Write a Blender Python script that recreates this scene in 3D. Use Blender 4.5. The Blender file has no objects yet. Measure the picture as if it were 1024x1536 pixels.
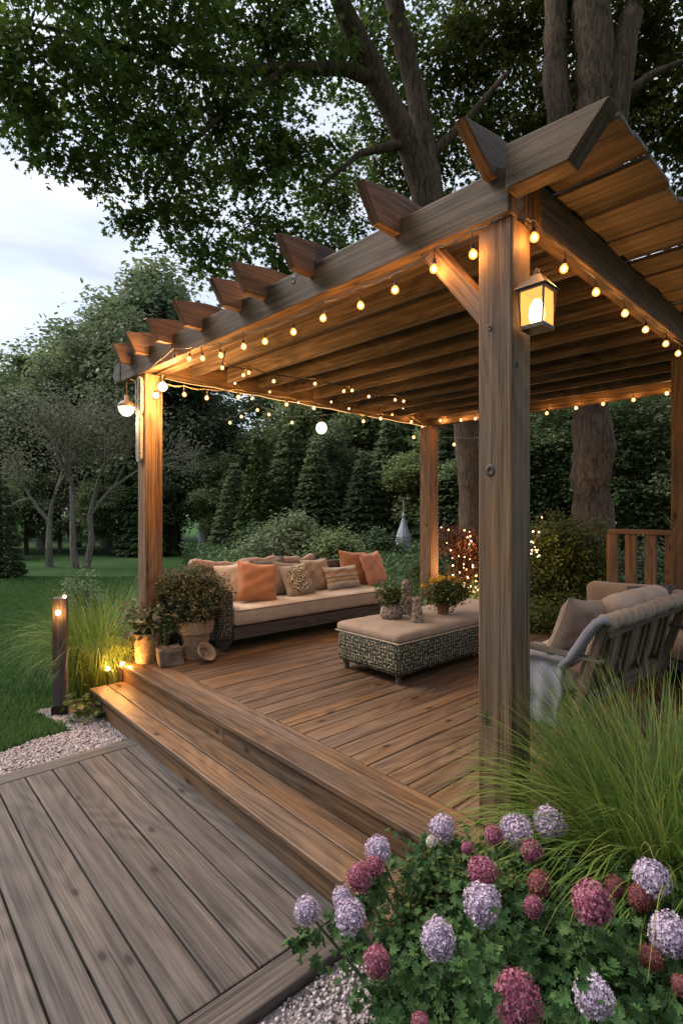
import bpy, math, random
import numpy as np
from mathutils import Vector, Matrix, Euler

# ------------------------------------------------------------------ camera, world, sun, exposure
scn = bpy.context.scene
COL = scn.collection
R = math.radians
rng = np.random.default_rng(7)
random.seed(7)

cam_d = bpy.data.cameras.new("camera")
cam = bpy.data.objects.new("camera", cam_d)
COL.objects.link(cam)
cam.location = (0, 0, 1.4)
cam.rotation_euler = (R(90), 0, 0)
cam_d.sensor_fit = 'VERTICAL'
cam_d.sensor_height = 36.0
cam_d.lens = 802 / 1536 * 36
cam_d.clip_end = 600
cam_d.clip_start = 0.05
scn.camera = cam

SUN_EL, SUN_AZ = R(48), R(288)      # azimuth measured from +Y clockwise: soft light from the open sky on the left
world = bpy.data.worlds.new("World")
scn.world = world
world.use_nodes = True
wn, wl = world.node_tree.nodes, world.node_tree.links
wn.clear()
w_out = wn.new('ShaderNodeOutputWorld')
w_bg = wn.new('ShaderNodeBackground')
w_sky = wn.new('ShaderNodeTexSky')
w_sky.sky_type = 'NISHITA'
w_sky.sun_disc = False
w_sky.sun_elevation = SUN_EL
w_sky.sun_rotation = SUN_AZ
w_sky.dust_density = 1.5
w_tc = wn.new('ShaderNodeTexCoord')
w_map = wn.new('ShaderNodeMapping')
w_map.inputs['Scale'].default_value = (1.0, 1.0, 4.2)
w_n = wn.new('ShaderNodeTexNoise')
w_n.inputs['Scale'].default_value = 2.6
w_n.inputs['Detail'].default_value = 7
w_n.inputs['Roughness'].default_value = 0.55
w_r = wn.new('ShaderNodeValToRGB')
w_r.color_ramp.elements[0].position = 0.40
w_r.color_ramp.elements[0].color = (0.72, 0.72, 0.72, 1)
w_r.color_ramp.elements[1].position = 0.62
w_r.color_ramp.elements[1].color = (0.95, 0.95, 0.95, 1)
w_mix = wn.new('ShaderNodeMix')
w_mix.data_type = 'RGBA'
w_c = wn.new('ShaderNodeValToRGB')          # cloud tone: grey bellies, pale tops
w_c.color_ramp.elements[0].position = 0.35
w_c.color_ramp.elements[0].color = (2.35, 2.55, 2.9, 1)
w_c.color_ramp.elements[1].position = 0.65
w_c.color_ramp.elements[1].color = (3.5, 3.6, 3.75, 1)
w_n2 = wn.new('ShaderNodeTexNoise')
w_n2.inputs['Scale'].default_value = 4.0
w_n2.inputs['Detail'].default_value = 6
wl.new(w_tc.outputs['Generated'], w_map.inputs['Vector'])
wl.new(w_map.outputs['Vector'], w_n.inputs['Vector'])
wl.new(w_map.outputs['Vector'], w_n2.inputs['Vector'])
wl.new(w_n.outputs['Fac'], w_r.inputs['Fac'])
wl.new(w_n2.outputs['Fac'], w_c.inputs['Fac'])
wl.new(w_r.outputs['Color'], w_mix.inputs[0])
wl.new(w_sky.outputs['Color'], w_mix.inputs[6])
wl.new(w_c.outputs['Color'], w_mix.inputs[7])
w_sep = wn.new('ShaderNodeSeparateXYZ'); wl.new(w_tc.outputs['Generated'], w_sep.inputs[0])
w_fy = wn.new('ShaderNodeMapRange'); w_fy.interpolation_type = 'SMOOTHSTEP'      # towards the afterglow (+Y)
w_fy.inputs['From Min'].default_value = -0.5; w_fy.inputs['From Max'].default_value = 0.3; w_fy.inputs['To Min'].default_value = 0.30; w_fy.inputs['To Max'].default_value = 1.0
wl.new(w_sep.outputs[1], w_fy.inputs['Value'])
w_fz = wn.new('ShaderNodeMapRange'); w_fz.interpolation_type = 'SMOOTHSTEP'      # high sky is evenly bright
w_fz.inputs['From Min'].default_value = 0.15; w_fz.inputs['From Max'].default_value = 0.75; w_fz.inputs['To Max'].default_value = 1.25
wl.new(w_sep.outputs[2], w_fz.inputs['Value'])
w_mx = wn.new('ShaderNodeMath'); w_mx.operation = 'MAXIMUM'
wl.new(w_fy.outputs[0], w_mx.inputs[0]); wl.new(w_fz.outputs[0], w_mx.inputs[1])
w_sc = wn.new('ShaderNodeVectorMath'); w_sc.operation = 'SCALE'
wl.new(w_mix.outputs[2], w_sc.inputs[0]); wl.new(w_mx.outputs[0], w_sc.inputs['Scale'])
wl.new(w_sc.outputs[0], w_bg.inputs['Color'])
w_bg.inputs['Strength'].default_value = 0.15
wl.new(w_bg.outputs['Background'], w_out.inputs['Surface'])

sun_d = bpy.data.lights.new("sun", 'SUN')
sun_d.energy = 2.1
sun_d.angle = R(35)
sun_d.color = (1.0, 0.95, 0.90)
sun = bpy.data.objects.new("sun", sun_d)
COL.objects.link(sun)
_sd = Vector((math.sin(SUN_AZ) * math.cos(SUN_EL), math.cos(SUN_AZ) * math.cos(SUN_EL), math.sin(SUN_EL)))
sun.rotation_euler = _sd.to_track_quat('Z', 'Y').to_euler()

scn.view_settings.view_transform = 'Standard'
scn.view_settings.look = 'None'
scn.view_settings.exposure = 1.05
scn.view_settings.gamma = 1.0
scn.render.engine = 'CYCLES'
cy = scn.cycles
cy.use_denoising = True
cy.denoising_prefilter = 'ACCURATE'
cy.use_light_tree = True
cy.max_bounces = 6
cy.diffuse_bounces = 3
cy.glossy_bounces = 2
cy.transmission_bounces = 4
cy.transparent_max_bounces = 8
cy.sample_clamp_indirect = 4.0
cy.use_adaptive_sampling = True
cy.adaptive_threshold = 0.012

# ------------------------------------------------------------------ frames
TD = R(42)                       # deck: local x = b (away from the steps, to the back right), local y = a (to the back left)
TP = R(44)                       # pergola
EB = Vector((math.cos(TD), math.sin(TD), 0))
EA = Vector((-math.sin(TD), math.cos(TD), 0))
PB = Vector((math.cos(TP), math.sin(TP), 0))
PA = Vector((-math.sin(TP), math.cos(TP), 0))
P0 = Vector((0.743, 2.33, 0))
GZ = -0.36                       # ground level

def W(b, a, z=0.0):
    v = EB * b + EA * a
    return Vector((v.x, v.y, z))

def PW(x, y, z=0.0):
    v = P0 + PB * x + PA * y
    return Vector((v.x, v.y, z))

def px(u, v, Y):
    return Vector(((u - 512) / 802 * Y, Y, 1.4 - (v - 768) / 802 * Y))

def ray_plane(u, v, p, n):
    d = Vector(((u - 512) / 802, 1, -(v - 768) / 802))
    o = Vector((0, 0, 1.4))
    t = (p - o).dot(n) / d.dot(n)
    return o + d * t

def floor_px(u, v, z=0.0):
    Y = (1.4 - z) * 802 / (v - 768)
    return Vector(((u - 512) / 802 * Y, Y, z))

def b_of(u, a):
    t = (u - 512) / 802
    return (t * a * math.cos(TD) + a * math.sin(TD)) / (math.cos(TD) - t * math.sin(TD))

# ------------------------------------------------------------------ object helpers
def tag(o, label=None, cat=None, group=None, kind=None):
    if label: o['label'] = label
    if cat: o['category'] = cat
    if group: o['group'] = group
    if kind: o['kind'] = kind
    return o

def thing(name, loc, rz, label, cat, group=None):
    o = bpy.data.objects.new(name, None)
    COL.objects.link(o)
    o.location = loc
    o.rotation_euler = (0, 0, rz)
    o.empty_display_size = 0.1
    return tag(o, label, cat, group)

def link(name, me, mat, parent=None):
    o = bpy.data.objects.new(name, me)
    if mat is not None:
        if isinstance(mat, (list, tuple)):
            for m in mat: me.materials.append(m)
        else:
            me.materials.append(mat)
    COL.objects.link(o)
    if parent is not None: o.parent = parent
    return o

def copy_tree(o, parent=None):
    c = o.copy()
    COL.objects.link(c)
    c.parent = parent
    for ch in list(o.children):
        copy_tree(ch, c)
    return c

class MB:
    """collects faces with a board-wise UV (metres along / across) and one random number per face"""
    def __init__(s):
        s.v = []; s.f = []; s.uv = []; s.r = []
    def add(s, verts, faces, uvs, r=None):
        n = len(s.v)
        s.v += [tuple(p) for p in verts]
        if r is None: r = random.random()
        for f, u in zip(faces, uvs):
            s.f.append([i + n for i in f]); s.uv.append(u); s.r.append(r)
    def prism(s, poly, M, t0, t1, r=None):
        """poly in the local x,z plane (x = length), extruded along local y from t0 to t1"""
        if r is None: r = random.random()
        n = len(poly)
        ou, ov = random.random() * 9, random.random() * 9
        vs = [M @ Vector((p[0], t0, p[1])) for p in poly] + [M @ Vector((p[0], t1, p[1])) for p in poly]
        fs = [list(range(n)), list(range(2 * n - 1, n - 1, -1))]
        us = [[(poly[i][0] + ou, poly[i][1] + ov) for i in range(n)], [(poly[i - n][0] + ou, poly[i - n][1] + ov + .5) for i in fs[1]]]
        for i in range(n):
            j = (i + 1) % n
            fs.append([i, n + i, n + j, j])
            xa, xb = poly[i][0], poly[j][0]
            if abs(xb - xa) < 1e-3: xb = xa + abs(poly[j][1] - poly[i][1]) * .3
            us.append([(xa + ou, t0 + ov + 1), (xa + ou, t1 + ov + 1), (xb + ou, t1 + ov + 1), (xb + ou, t0 + ov + 1)])
        s.add(vs, fs, us, r)
    def box(s, x0, x1, y0, y1, z0, z1, M=None, axis='x', r=None):
        """axis = the grain direction"""
        M = M or Matrix.Identity(4)
        if axis == 'x':
            s.prism([(x0, z0), (x1, z0), (x1, z1), (x0, z1)], M, y0, y1, r)
        elif axis == 'y':
            Q = M @ Matrix.Rotation(R(90), 4, 'Z')
            s.prism([(y0, z0), (y1, z0), (y1, z1), (y0, z1)], Q, -x1, -x0, r)
        else:
            Q = M @ Matrix.Rotation(R(-90), 4, 'Y')   # local x -> z, local z -> -x
            s.prism([(z0, -x1), (z1, -x1), (z1, -x0), (z0, -x0)], Q, y0, y1, r)
    def bar(s, p, q, w, h, up=Vector((0, 0, 1)), r=None):
        p, q = Vector(p), Vector(q)
        x = (q - p).normalized()
        y = up.cross(x).normalized()
        z = x.cross(y)
        M = Matrix(((x.x, y.x, z.x, p.x), (x.y, y.y, z.y, p.y), (x.z, y.z, z.z, p.z), (0, 0, 0, 1)))
        L = (q - p).length
        s.prism([(0, -h / 2), (L, -h / 2), (L, h / 2), (0, h / 2)], M, -w / 2, w / 2, r)
    def tube(s, pts, rad, sides=8, cap=True, r=None):
        pts = [Vector(p) for p in pts]
        if not hasattr(rad, '__len__'): rad = [rad] * len(pts)
        vs = []; fs = []; us = []
        ref = Vector((0.13, 0.2, 1)).normalized()
        L = 0
        ls = []
        for i, p in enumerate(pts):
            d = (pts[min(i + 1, len(pts) - 1)] - pts[max(i - 1, 0)]).normalized()
            if abs(d.dot(ref)) > 0.97: rf = Vector((1, 0.1, 0)).normalized()
            else: rf = ref
            x = rf.cross(d).normalized(); y = d.cross(x)
            if i: L += (p - pts[i - 1]).length
            ls.append(L)
            for k in range(sides):
                a = 2 * math.pi * k / sides
                vs.append(p + x * (math.cos(a) * rad[i]) + y * (math.sin(a) * rad[i]))
        for i in range(len(pts) - 1):
            for k in range(sides):
                k2 = (k + 1) % sides
                fs.append([i * sides + k, i * sides + k2, (i + 1) * sides + k2, (i + 1) * sides + k])
                u0, u1 = ls[i], ls[i + 1]
                c = rad[0] * 6.28 / sides
                us.append([(u0, k * c), (u0, (k + 1) * c), (u1, (k + 1) * c), (u1, k * c)])
        if cap:
            fs.append(list(range(sides - 1, -1, -1))); us.append([(0, 0)] * sides)
            b = (len(pts) - 1) * sides
            fs.append([b + k for k in range(sides)]); us.append([(0, 0)] * sides)
        s.add(vs, fs, us, r)
    def lathe(s, prof, c=(0, 0, 0), sides=24, r=None):
        """prof: (radius, z)"""
        vs = []; fs = []; us = []
        c = Vector(c)
        for (rr, z) in prof:
            for k in range(sides):
                a = 2 * math.pi * k / sides
                vs.append(c + Vector((math.cos(a) * rr, math.sin(a) * rr, z)))
        for i in range(len(prof) - 1):
            for k in range(sides):
                k2 = (k + 1) % sides
                fs.append([i * sides + k, i * sides + k2, (i + 1) * sides + k2, (i + 1) * sides + k])
                q = prof[0][0] * 6.28 / sides
                us.append([(k * q, prof[i][1]), ((k + 1) * q, prof[i][1]), ((k + 1) * q, prof[i + 1][1]), (k * q, prof[i + 1][1])])
        s.add(vs, fs, us, r)
    def build(s, name, mat, parent=None, bevel=0.0, smooth=False, seg=2):
        me = bpy.data.meshes.new(name)
        me.from_pydata(s.v, [], s.f)
        uvl = me.uv_layers.new(name='UVMap')
        flat = np.array([c for u in s.uv for p in u for c in p], dtype=np.float32)
        uvl.data.foreach_set('uv', flat)
        at = me.attributes.new('rnd', 'FLOAT', 'FACE')
        at.data.foreach_set('value', np.array(s.r, dtype=np.float32))
        if smooth: me.polygons.foreach_set('use_smooth', [True] * len(me.polygons))
        me.update()
        o = link(name, me, mat, parent)
        if bevel:
            b = o.modifiers.new('bevel', 'BEVEL')
            b.width = bevel; b.segments = seg; b.limit_method = 'ANGLE'; b.angle_limit = R(40)
        return o

def sphere_mb(c, r, n=12, sz=1.0):
    m = MB()
    m.lathe([(max(1e-4, r * math.sin(math.pi * i / n)), -r * sz * math.cos(math.pi * i / n)) for i in range(n + 1)], c, sides=n + 4)
    return m

def rbox(L, Wd, H, rad=.04, n=10, bulge=0.0, noise=0.0, seed=0, M=None):
    """soft box centred on its base: length x, width y, height z"""
    rs = np.random.default_rng(seed)
    verts = {}; vs = []; fs = []; us = []
    def vid(i, j, k, N):
        key = (i, j, k)
        if key in verts: return verts[key]
        p = np.array([i / N[0] - .5, j / N[1] - .5, k / N[2] - .5]) * np.array([L, Wd, H])
        h = np.array([L, Wd, H]) / 2 - rad
        q = np.clip(p, -h, h); d = p - q
        nn = np.linalg.norm(d)
        p2 = q + (d / nn * rad if nn > 1e-9 else d)
        X, Yy = p[0] / (L / 2), p[1] / (Wd / 2)
        e = max(0, (1 - abs(X) ** 3)) * max(0, (1 - abs(Yy) ** 3))
        if p[2] > 0: p2[2] += bulge * e
        if noise:
            ph = rs_ph
            p2 += noise * np.array([math.sin(9 * p[1] + ph[0]) + math.sin(17 * p[2] + ph[1]), math.sin(8 * p[0] + ph[2]) + math.sin(15 * p[2] + ph[3]),
                                    math.sin(10 * p[0] + ph[4]) * math.sin(7 * p[1] + ph[5]) + .5 * math.sin(23 * p[0] + 13 * p[1] + ph[1])])
        p2[2] += H / 2
        verts[key] = len(vs)
        vs.append(M @ Vector(p2) if M else Vector(p2))
        return verts[key]
    rs_ph = rs.random(6) * 6.28
    m = max(L, Wd, H)
    N = [max(4, int(n * L / m)) + 2, max(4, int(n * Wd / m)) + 2, max(3, int(n * H / m)) + 2]
    for ax in range(3):
        a1, a2 = [(1, 2), (0, 2), (0, 1)][ax]
        for side in (0, N[ax]):
            for i in range(N[a1]):
                for j in range(N[a2]):
                    q = []
                    for (di, dj) in ((0, 0), (1, 0), (1, 1), (0, 1)):
                        idx = [0, 0, 0]; idx[ax] = side; idx[a1] = i + di; idx[a2] = j + dj
                        q.append(tuple(idx))
                    flip = (side == 0) ^ (ax == 1)
                    if flip: q = q[::-1]
                    fs.append([vid(*t, N) for t in q])
                    dims = (L, Wd, H)
                    us.append([(t[a1] / N[a1] * dims[a1], t[a2] / N[a2] * dims[a2]) for t in q])
    mb = MB(); mb.add(vs, fs, us, .5)
    return mb

def pillow_mb(w, h, t, seed=0, n=18):
    rs = np.random.default_rng(seed)
    ph = rs.random(6) * 6.28
    vs = []; fs = []; us = []
    for side in (1, -1):
        base = len(vs)
        for i in range(n + 1):
            for j in range(n + 1):
                x = 2 * i / n - 1; y = 2 * j / n - 1
                e = max(0, 1 - x ** 4) ** .7 * max(0, 1 - y ** 4) ** .7
                pin = 1 - .07 * (1 - y * y) * abs(x) ** 3
                pin2 = 1 - .07 * (1 - x * x) * abs(y) ** 3
                wr = (math.sin(7 * x + 5 * y + ph[0]) + math.sin(11 * y - 6 * x + ph[1]) + .7 * math.sin(16 * x * y + ph[2])) * .035 * t * e
                vs.append(Vector((x * w / 2 * pin, side * (t / 2 * e + wr), y * h / 2 * pin2 - .06 * h * (1 - abs(x)) * (y > .6) * (y - .6))))
        for i in range(n):
            for j in range(n):
                q = [base + i * (n + 1) + j, base + (i + 1) * (n + 1) + j, base + (i + 1) * (n + 1) + j + 1, base + i * (n + 1) + j + 1]
                if side > 0: q = q[::-1]
                fs.append(q)
                us.append([((k - base) // (n + 1) / n, (k - base) % (n + 1) / n) for k in q])
    m = MB(); m.add(vs, fs, us, rs.random())
    return m

# leaves ---------------------------------------------------------------
def T_leaf():        # simple folded oval leaf, unit length along y
    v = [(0, 0, 0), (.28, .35, .08), (.2, .75, .05), (0, 1, -.05), (-.2, .75, .05), (-.28, .35, .08)]
    return np.array(v, float), [[0, 1, 2, 3], [0, 3, 4, 5]]
def T_star():        # lobed maple-like leaf
    v = [(0, 0, 0), (.34, .05, .05), (.22, .26, .02), (.55, .5, .1), (.2, .56, .02), (0, 1, -.08), (-.2, .56, .02), (-.55, .5, .1), (-.22, .26, .02), (-.34, .05, .05)]
    return np.array(v, float), [[0, 1, 2, 3, 4, 5], [0, 5, 6, 7, 8, 9]]
def T_lobed():       # deeply cut leaf seen close
    v = [(0, 0, 0), (.14, .08, .06), (.36, .04, .12), (.40, .14, .10), (.25, .24, .08), (.50, .36, .16), (.46, .48, .14), (.24, .46, .08), (.36, .68, .10), (.28, .78, .06), (.13, .72, .03), (.08, .92, -.08), (0, 1.0, -.16)]
    v += [(-x, y, z) for x, y, z in v[1:12][::-1]]
    v += [(0, .42, -.07)]
    n = len(v) - 1
    return np.array(v, float), [[i, (i + 1) % n, n] for i in range(n)]
def T_floret():
    v = [(0, 0, 0)]
    for k in range(8):
        a = 2 * math.pi * k / 8
        r = .5 if k % 2 == 0 else .2
        v.append((math.cos(a) * r, math.sin(a) * r, .16 if k % 2 == 0 else .05))
    return np.array(v, float), [[0, 1 + k, 1 + (k + 1) % 8] for k in range(8)]

def mesh_np(name, V, polys_flat, loop_start, loop_total, rnd, smooth=False):
    me = bpy.data.meshes.new(name)
    me.vertices.add(len(V)); me.vertices.foreach_set('co', V.astype(np.float32).ravel())
    me.loops.add(len(polys_flat)); me.loops.foreach_set('vertex_index', polys_flat.astype(np.int32))
    me.polygons.add(len(loop_start)); me.polygons.foreach_set('loop_start', loop_start.astype(np.int32))
    try: me.polygons.foreach_set('loop_total', loop_total.astype(np.int32))
    except Exception: pass
    at = me.attributes.new('rnd', 'FLOAT', 'FACE')
    at.data.foreach_set('value', rnd.astype(np.float32))
    me.update(calc_edges=True)
    return me

def scatter(name, P, Nn, size, tmpl, mat, parent=None, rnd=None, twist=None, rs=rng):
    tv, tf = tmpl
    n = len(P)
    Nn = Nn / np.maximum(1e-6, np.linalg.norm(Nn, axis=1, keepdims=True))
    if twist is None:
        t = rs.normal(size=(n, 3))
    else:
        t = twist
    t = t - (t * Nn).sum(1, keepdims=True) * Nn
    t /= np.maximum(1e-6, np.linalg.norm(t, axis=1, keepdims=True))
    b = np.cross(t, Nn)
    size = np.broadcast_to(np.asarray(size, float), (n,))[:, None, None]
    V = P[:, None, :] + size * (tv[None, :, 0:1] * b[:, None, :] + tv[None, :, 1:2] * t[:, None, :] + tv[None, :, 2:3] * Nn[:, None, :])
    k = len(tv)
    flat0 = np.array([i for f in tf for i in f]); tot0 = np.array([len(f) for f in tf])
    flat = (flat0[None, :] + np.arange(n)[:, None] * k).ravel()
    tot = np.tile(tot0, n)
    start = np.concatenate([[0], np.cumsum(tot)[:-1]])
    if rnd is None: rnd = rs.random(n)
    me = mesh_np(name, V.reshape(-1, 3), flat, start, tot, np.repeat(rnd, len(tf)))
    return link(name, me, mat, parent)

def clumps(blobs, nclump, per, spread, rs, shell=3.0, flat=.6):
    B = np.array(blobs, float)
    w = (B[:, 3] * B[:, 4] * B[:, 5]) ** (2 / 3); w /= w.sum()
    idx = rs.choice(len(B), nclump, p=w)
    d = rs.normal(size=(nclump, 3)); d /= np.linalg.norm(d, axis=1, keepdims=True)
    r = rs.random(nclump) ** (1 / shell)
    C = B[idx, :3] + d * r[:, None] * B[idx, 3:6]
    cr = rs.random(nclump)
    sp = spread * (0.5 + rs.random(nclump))
    P = np.repeat(C, per, 0) + np.clip(rs.normal(size=(nclump * per, 3)), -1.7, 1.7) * np.repeat(sp, per)[:, None] * np.array([1, 1, flat])
    out = np.repeat(d, per, 0)
    N = out * .5 + np.array([0, 0, .9]) + rs.normal(size=P.shape) * .55
    rn = np.clip(np.repeat(cr, per) * .6 + rs.random(len(P)) * .4, 0, 1)
    return P, N, rn

def blades(name, base, direction, length, width, bend, mat, parent=None, seg=6, rs=rng, rnd=None):
    """arching strips: base (n,3); direction (n,2) horizontal lean"""
    n = len(base)
    s = np.linspace(0, 1, seg + 1)[None, :, None]
    L = length[:, None, None]
    D = np.concatenate([direction, np.zeros((n, 1))], 1)[:, None, :]
    bd = bend[:, None, None]
    ang = bd * s ** 1.4 * 1.9 + 0.12
    # integrate the curve
    ds = L / seg
    dx = np.sin(ang) * ds; dz = np.cos(ang) * ds
    hx = np.concatenate([np.zeros((n, 1, 1)), np.cumsum(dx[:, :-1], 1)], 1)
    hz = np.concatenate([np.zeros((n, 1, 1)), np.cumsum(dz[:, :-1], 1)], 1)
    C = base[:, None, :] + D * hx + np.array([0, 0, 1.0]) * hz
    side = np.cross(D, np.array([0, 0, 1.0])); side = side / np.maximum(1e-6, np.linalg.norm(side, axis=2, keepdims=True))
    side = side + rs.normal(size=(n, 1, 3)) * .25
    wv = width[:, None, None] * (1 - s ** 1.6) * .5 + .0004
    V = np.stack([C - side * wv, C + side * wv], 2).reshape(n, -1, 3)
    k = 2 * (seg + 1)
    q = []
    for i in range(seg): q += [2 * i, 2 * i + 1, 2 * i + 3, 2 * i + 2]
    flat = (np.array(q)[None] + np.arange(n)[:, None] * k).ravel()
    tot = np.full(n * seg, 4); start = np.arange(n * seg) * 4
    if rnd is None: rnd = rs.random(n)
    me = mesh_np(name, V.reshape(-1, 3), flat, start, tot, np.repeat(rnd, seg))
    return link(name, me, mat, parent)

# ------------------------------------------------------------------ materials
def new_mat(name):
    m = bpy.data.materials.new(name); m.use_nodes = True
    nt = m.node_tree; nt.nodes.clear()
    return m, nt.nodes, nt.links

def ramp(nodes, stops, interp='LINEAR'):
    r = nodes.new('ShaderNodeValToRGB')
    e = r.color_ramp.elements
    while len(e) < len(stops): e.new(.5)
    for i, (p, c) in enumerate(stops):
        e[i].position = p; e[i].color = (*c, 1) if len(c) == 3 else c
    r.color_ramp.interpolation = interp
    return r

def wood(name, cols, rough=.7, knots=True, grain=1.0, vary=.35, bump=.35, spec=.3, wear=None):
    """cols: dark, mid, light"""
    m, N, L = new_mat(name)
    out = N.new('ShaderNodeOutputMaterial'); bs = N.new('ShaderNodeBsdfPrincipled')
    uv = N.new('ShaderNodeUVMap'); uv.uv_map = 'UVMap'
    at = N.new('ShaderNodeAttribute'); at.attribute_name = 'rnd'
    sep = N.new('ShaderNodeSeparateXYZ'); L.new(uv.outputs[0], sep.inputs[0])
    rz = N.new('ShaderNodeMath'); rz.operation = 'MULTIPLY'; rz.inputs[1].default_value = 61.0; L.new(at.outputs['Fac'], rz.inputs[0])
    def vec(sx, sy):
        a = N.new('ShaderNodeMath'); a.operation = 'MULTIPLY'; a.inputs[1].default_value = sx; L.new(sep.outputs[0], a.inputs[0])
        b = N.new('ShaderNodeMath'); b.operation = 'MULTIPLY'; b.inputs[1].default_value = sy; L.new(sep.outputs[1], b.inputs[0])
        c = N.new('ShaderNodeCombineXYZ'); L.new(a.outputs[0], c.inputs[0]); L.new(b.outputs[0], c.inputs[1]); L.new(rz.outputs[0], c.inputs[2])
        return c
    # knots
    vk = vec(1.9, 4.2)
    vo = N.new('ShaderNodeTexVoronoi'); vo.voronoi_dimensions = '2D'; vo.inputs['Scale'].default_value = 1.0
    va2 = N.new('ShaderNodeVectorMath'); va2.operation = 'ADD'; cx = N.new('ShaderNodeCombineXYZ'); L.new(rz.outputs[0], cx.inputs[0]); L.new(vk.outputs[0], va2.inputs[0]); L.new(cx.outputs[0], va2.inputs[1]); L.new(va2.outputs[0], vo.inputs['Vector'])
    kr = ramp(N, [(0.0, (1, 1, 1)), (0.035, (.9, .9, .9)), (0.075, (0.2, .2, .2)), (.13, (0, 0, 0))])
    vsel = N.new('ShaderNodeSeparateColor'); L.new(vo.outputs['Color'], vsel.inputs[0])
    vth = N.new('ShaderNodeMapRange'); vth.inputs['From Min'].default_value = .72; vth.inputs['From Max'].default_value = .70; vth.inputs['To Max'].default_value = 1.0; L.new(vsel.outputs[0], vth.inputs['Value'])
    vad = N.new('ShaderNodeMath'); vad.operation = 'ADD'; L.new(vo.outputs['Distance'], vad.inputs[0]); L.new(vth.outputs[0], vad.inputs[1]); L.new(vad.outputs[0], kr.inputs[0])
    # rings bend round the knots
    v1 = vec(.55, 24.0)
    kd = N.new('ShaderNodeMath'); kd.operation = 'MULTIPLY_ADD'; kd.inputs[1].default_value = 1.2 if knots else 0
    n1 = N.new('ShaderNodeTexNoise'); n1.inputs['Scale'].default_value = 1.0; n1.inputs['Detail'].default_value = 6; n1.inputs['Roughness'].default_value = .62; n1.inputs['Distortion'].default_value = .6
    L.new(v1.outputs[0], n1.inputs['Vector'])
    v2 = vec(1.7, 125.0 * grain)
    n2 = N.new('ShaderNodeTexNoise'); n2.inputs['Scale'].default_value = 1.0; n2.inputs['Detail'].default_value = 5; n2.inputs['Roughness'].default_value = .8
    L.new(v2.outputs[0], n2.inputs['Vector'])
    mx = N.new('ShaderNodeMath'); mx.operation = 'MULTIPLY_ADD'; mx.inputs[1].default_value = .64
    L.new(n2.outputs['Fac'], mx.inputs[0])
    # cathedral figure: contour lines of a slow noise
    v4 = vec(.55, 3.2)
    n4 = N.new('ShaderNodeTexNoise'); n4.inputs['Scale'].default_value = 1.0; n4.inputs['Detail'].default_value = 1.5; L.new(v4.outputs[0], n4.inputs['Vector'])
    c4 = N.new('ShaderNodeMath'); c4.operation = 'MULTIPLY'; c4.inputs[1].default_value = 95; L.new(n4.outputs['Fac'], c4.inputs[0])
    s4 = N.new('ShaderNodeMath'); s4.operation = 'SINE'; L.new(c4.outputs[0], s4.inputs[0])
    w4 = N.new('ShaderNodeMath'); w4.operation = 'MULTIPLY'; w4.inputs[1].default_value = .030; L.new(s4.outputs[0], w4.inputs[0])
    m5 = N.new('ShaderNodeMath'); m5.operation = 'MULTIPLY_ADD'; m5.inputs[1].default_value = .36; L.new(n1.outputs['Fac'], m5.inputs[0]); L.new(w4.outputs[0], m5.inputs[2])
    m6 = m5
    L.new(m6.outputs[0], mx.inputs[2])
    cr = ramp(N, [(.40, cols[0]), (.50, cols[1]), (.62, cols[2])]); L.new(mx.outputs[0], cr.inputs[0])
    # drying cracks: thin dark lines
    v5 = vec(.9, 60.0); n5 = N.new('ShaderNodeTexNoise'); n5.inputs['Scale'].default_value = 1.0; n5.inputs['Detail'].default_value = 1; L.new(v5.outputs[0], n5.inputs['Vector'])
    r5 = ramp(N, [(.24, (1, 1, 1)), (.30, (0, 0, 0))]); L.new(n5.outputs['Fac'], r5.inputs[0])
    # blotches of weather over the whole board
    n3 = N.new('ShaderNodeTexNoise'); n3.inputs['Scale'].default_value = 1.0; n3.inputs['Detail'].default_value = 3
    v3 = vec(1.6, 4.0); L.new(v3.outputs[0], n3.inputs['Vector'])
    hv = N.new('ShaderNodeHueSaturation')
    va = N.new('ShaderNodeMapRange'); va.inputs['To Min'].default_value = 1 - vary; va.inputs['To Max'].default_value = 1 + vary * .8
    L.new(at.outputs['Fac'], va.inputs['Value'])
    vb = N.new('ShaderNodeMapRange'); vb.inputs['From Min'].default_value = .3; vb.inputs['From Max'].default_value = .7; vb.inputs['To Min'].default_value = .80; vb.inputs['To Max'].default_value = 1.16
    L.new(n3.outputs['Fac'], vb.inputs['Value'])
    vm = N.new('ShaderNodeMath'); vm.operation = 'MULTIPLY'; L.new(va.outputs[0], vm.inputs[0]); L.new(vb.outputs[0], vm.inputs[1])
    L.new(vm.outputs[0], hv.inputs['Value']); L.new(cr.outputs[0], hv.inputs['Color'])
    sa = N.new('ShaderNodeMapRange'); sa.inputs['From Min'].default_value = .3; sa.inputs['From Max'].default_value = .7; sa.inputs['To Min'].default_value = .8; sa.inputs['To Max'].default_value = 1.15
    L.new(n3.outputs['Fac'], sa.inputs['Value']); L.new(sa.outputs[0], hv.inputs['Saturation'])
    last = hv.outputs[0]
    mc5 = N.new('ShaderNodeMix'); mc5.data_type = 'RGBA'; L.new(r5.outputs[0], mc5.inputs[0]); L.new(last, mc5.inputs[6]); mc5.inputs[7].default_value = (cols[0][0] * .4, cols[0][1] * .4, cols[0][2] * .4, 1)
    last = mc5.outputs[2]
    if knots:
        mk = N.new('ShaderNodeMix'); mk.data_type = 'RGBA'
        L.new(kr.outputs[0], mk.inputs[0]); L.new(last, mk.inputs[6]); mk.inputs[7].default_value = (cols[0][0] * .35, cols[0][1] * .3, cols[0][2] * .3, 1)
        last = mk.outputs[2]
    L.new(last, bs.inputs['Base Color'])
    bs.inputs['Roughness'].default_value = rough
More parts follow.
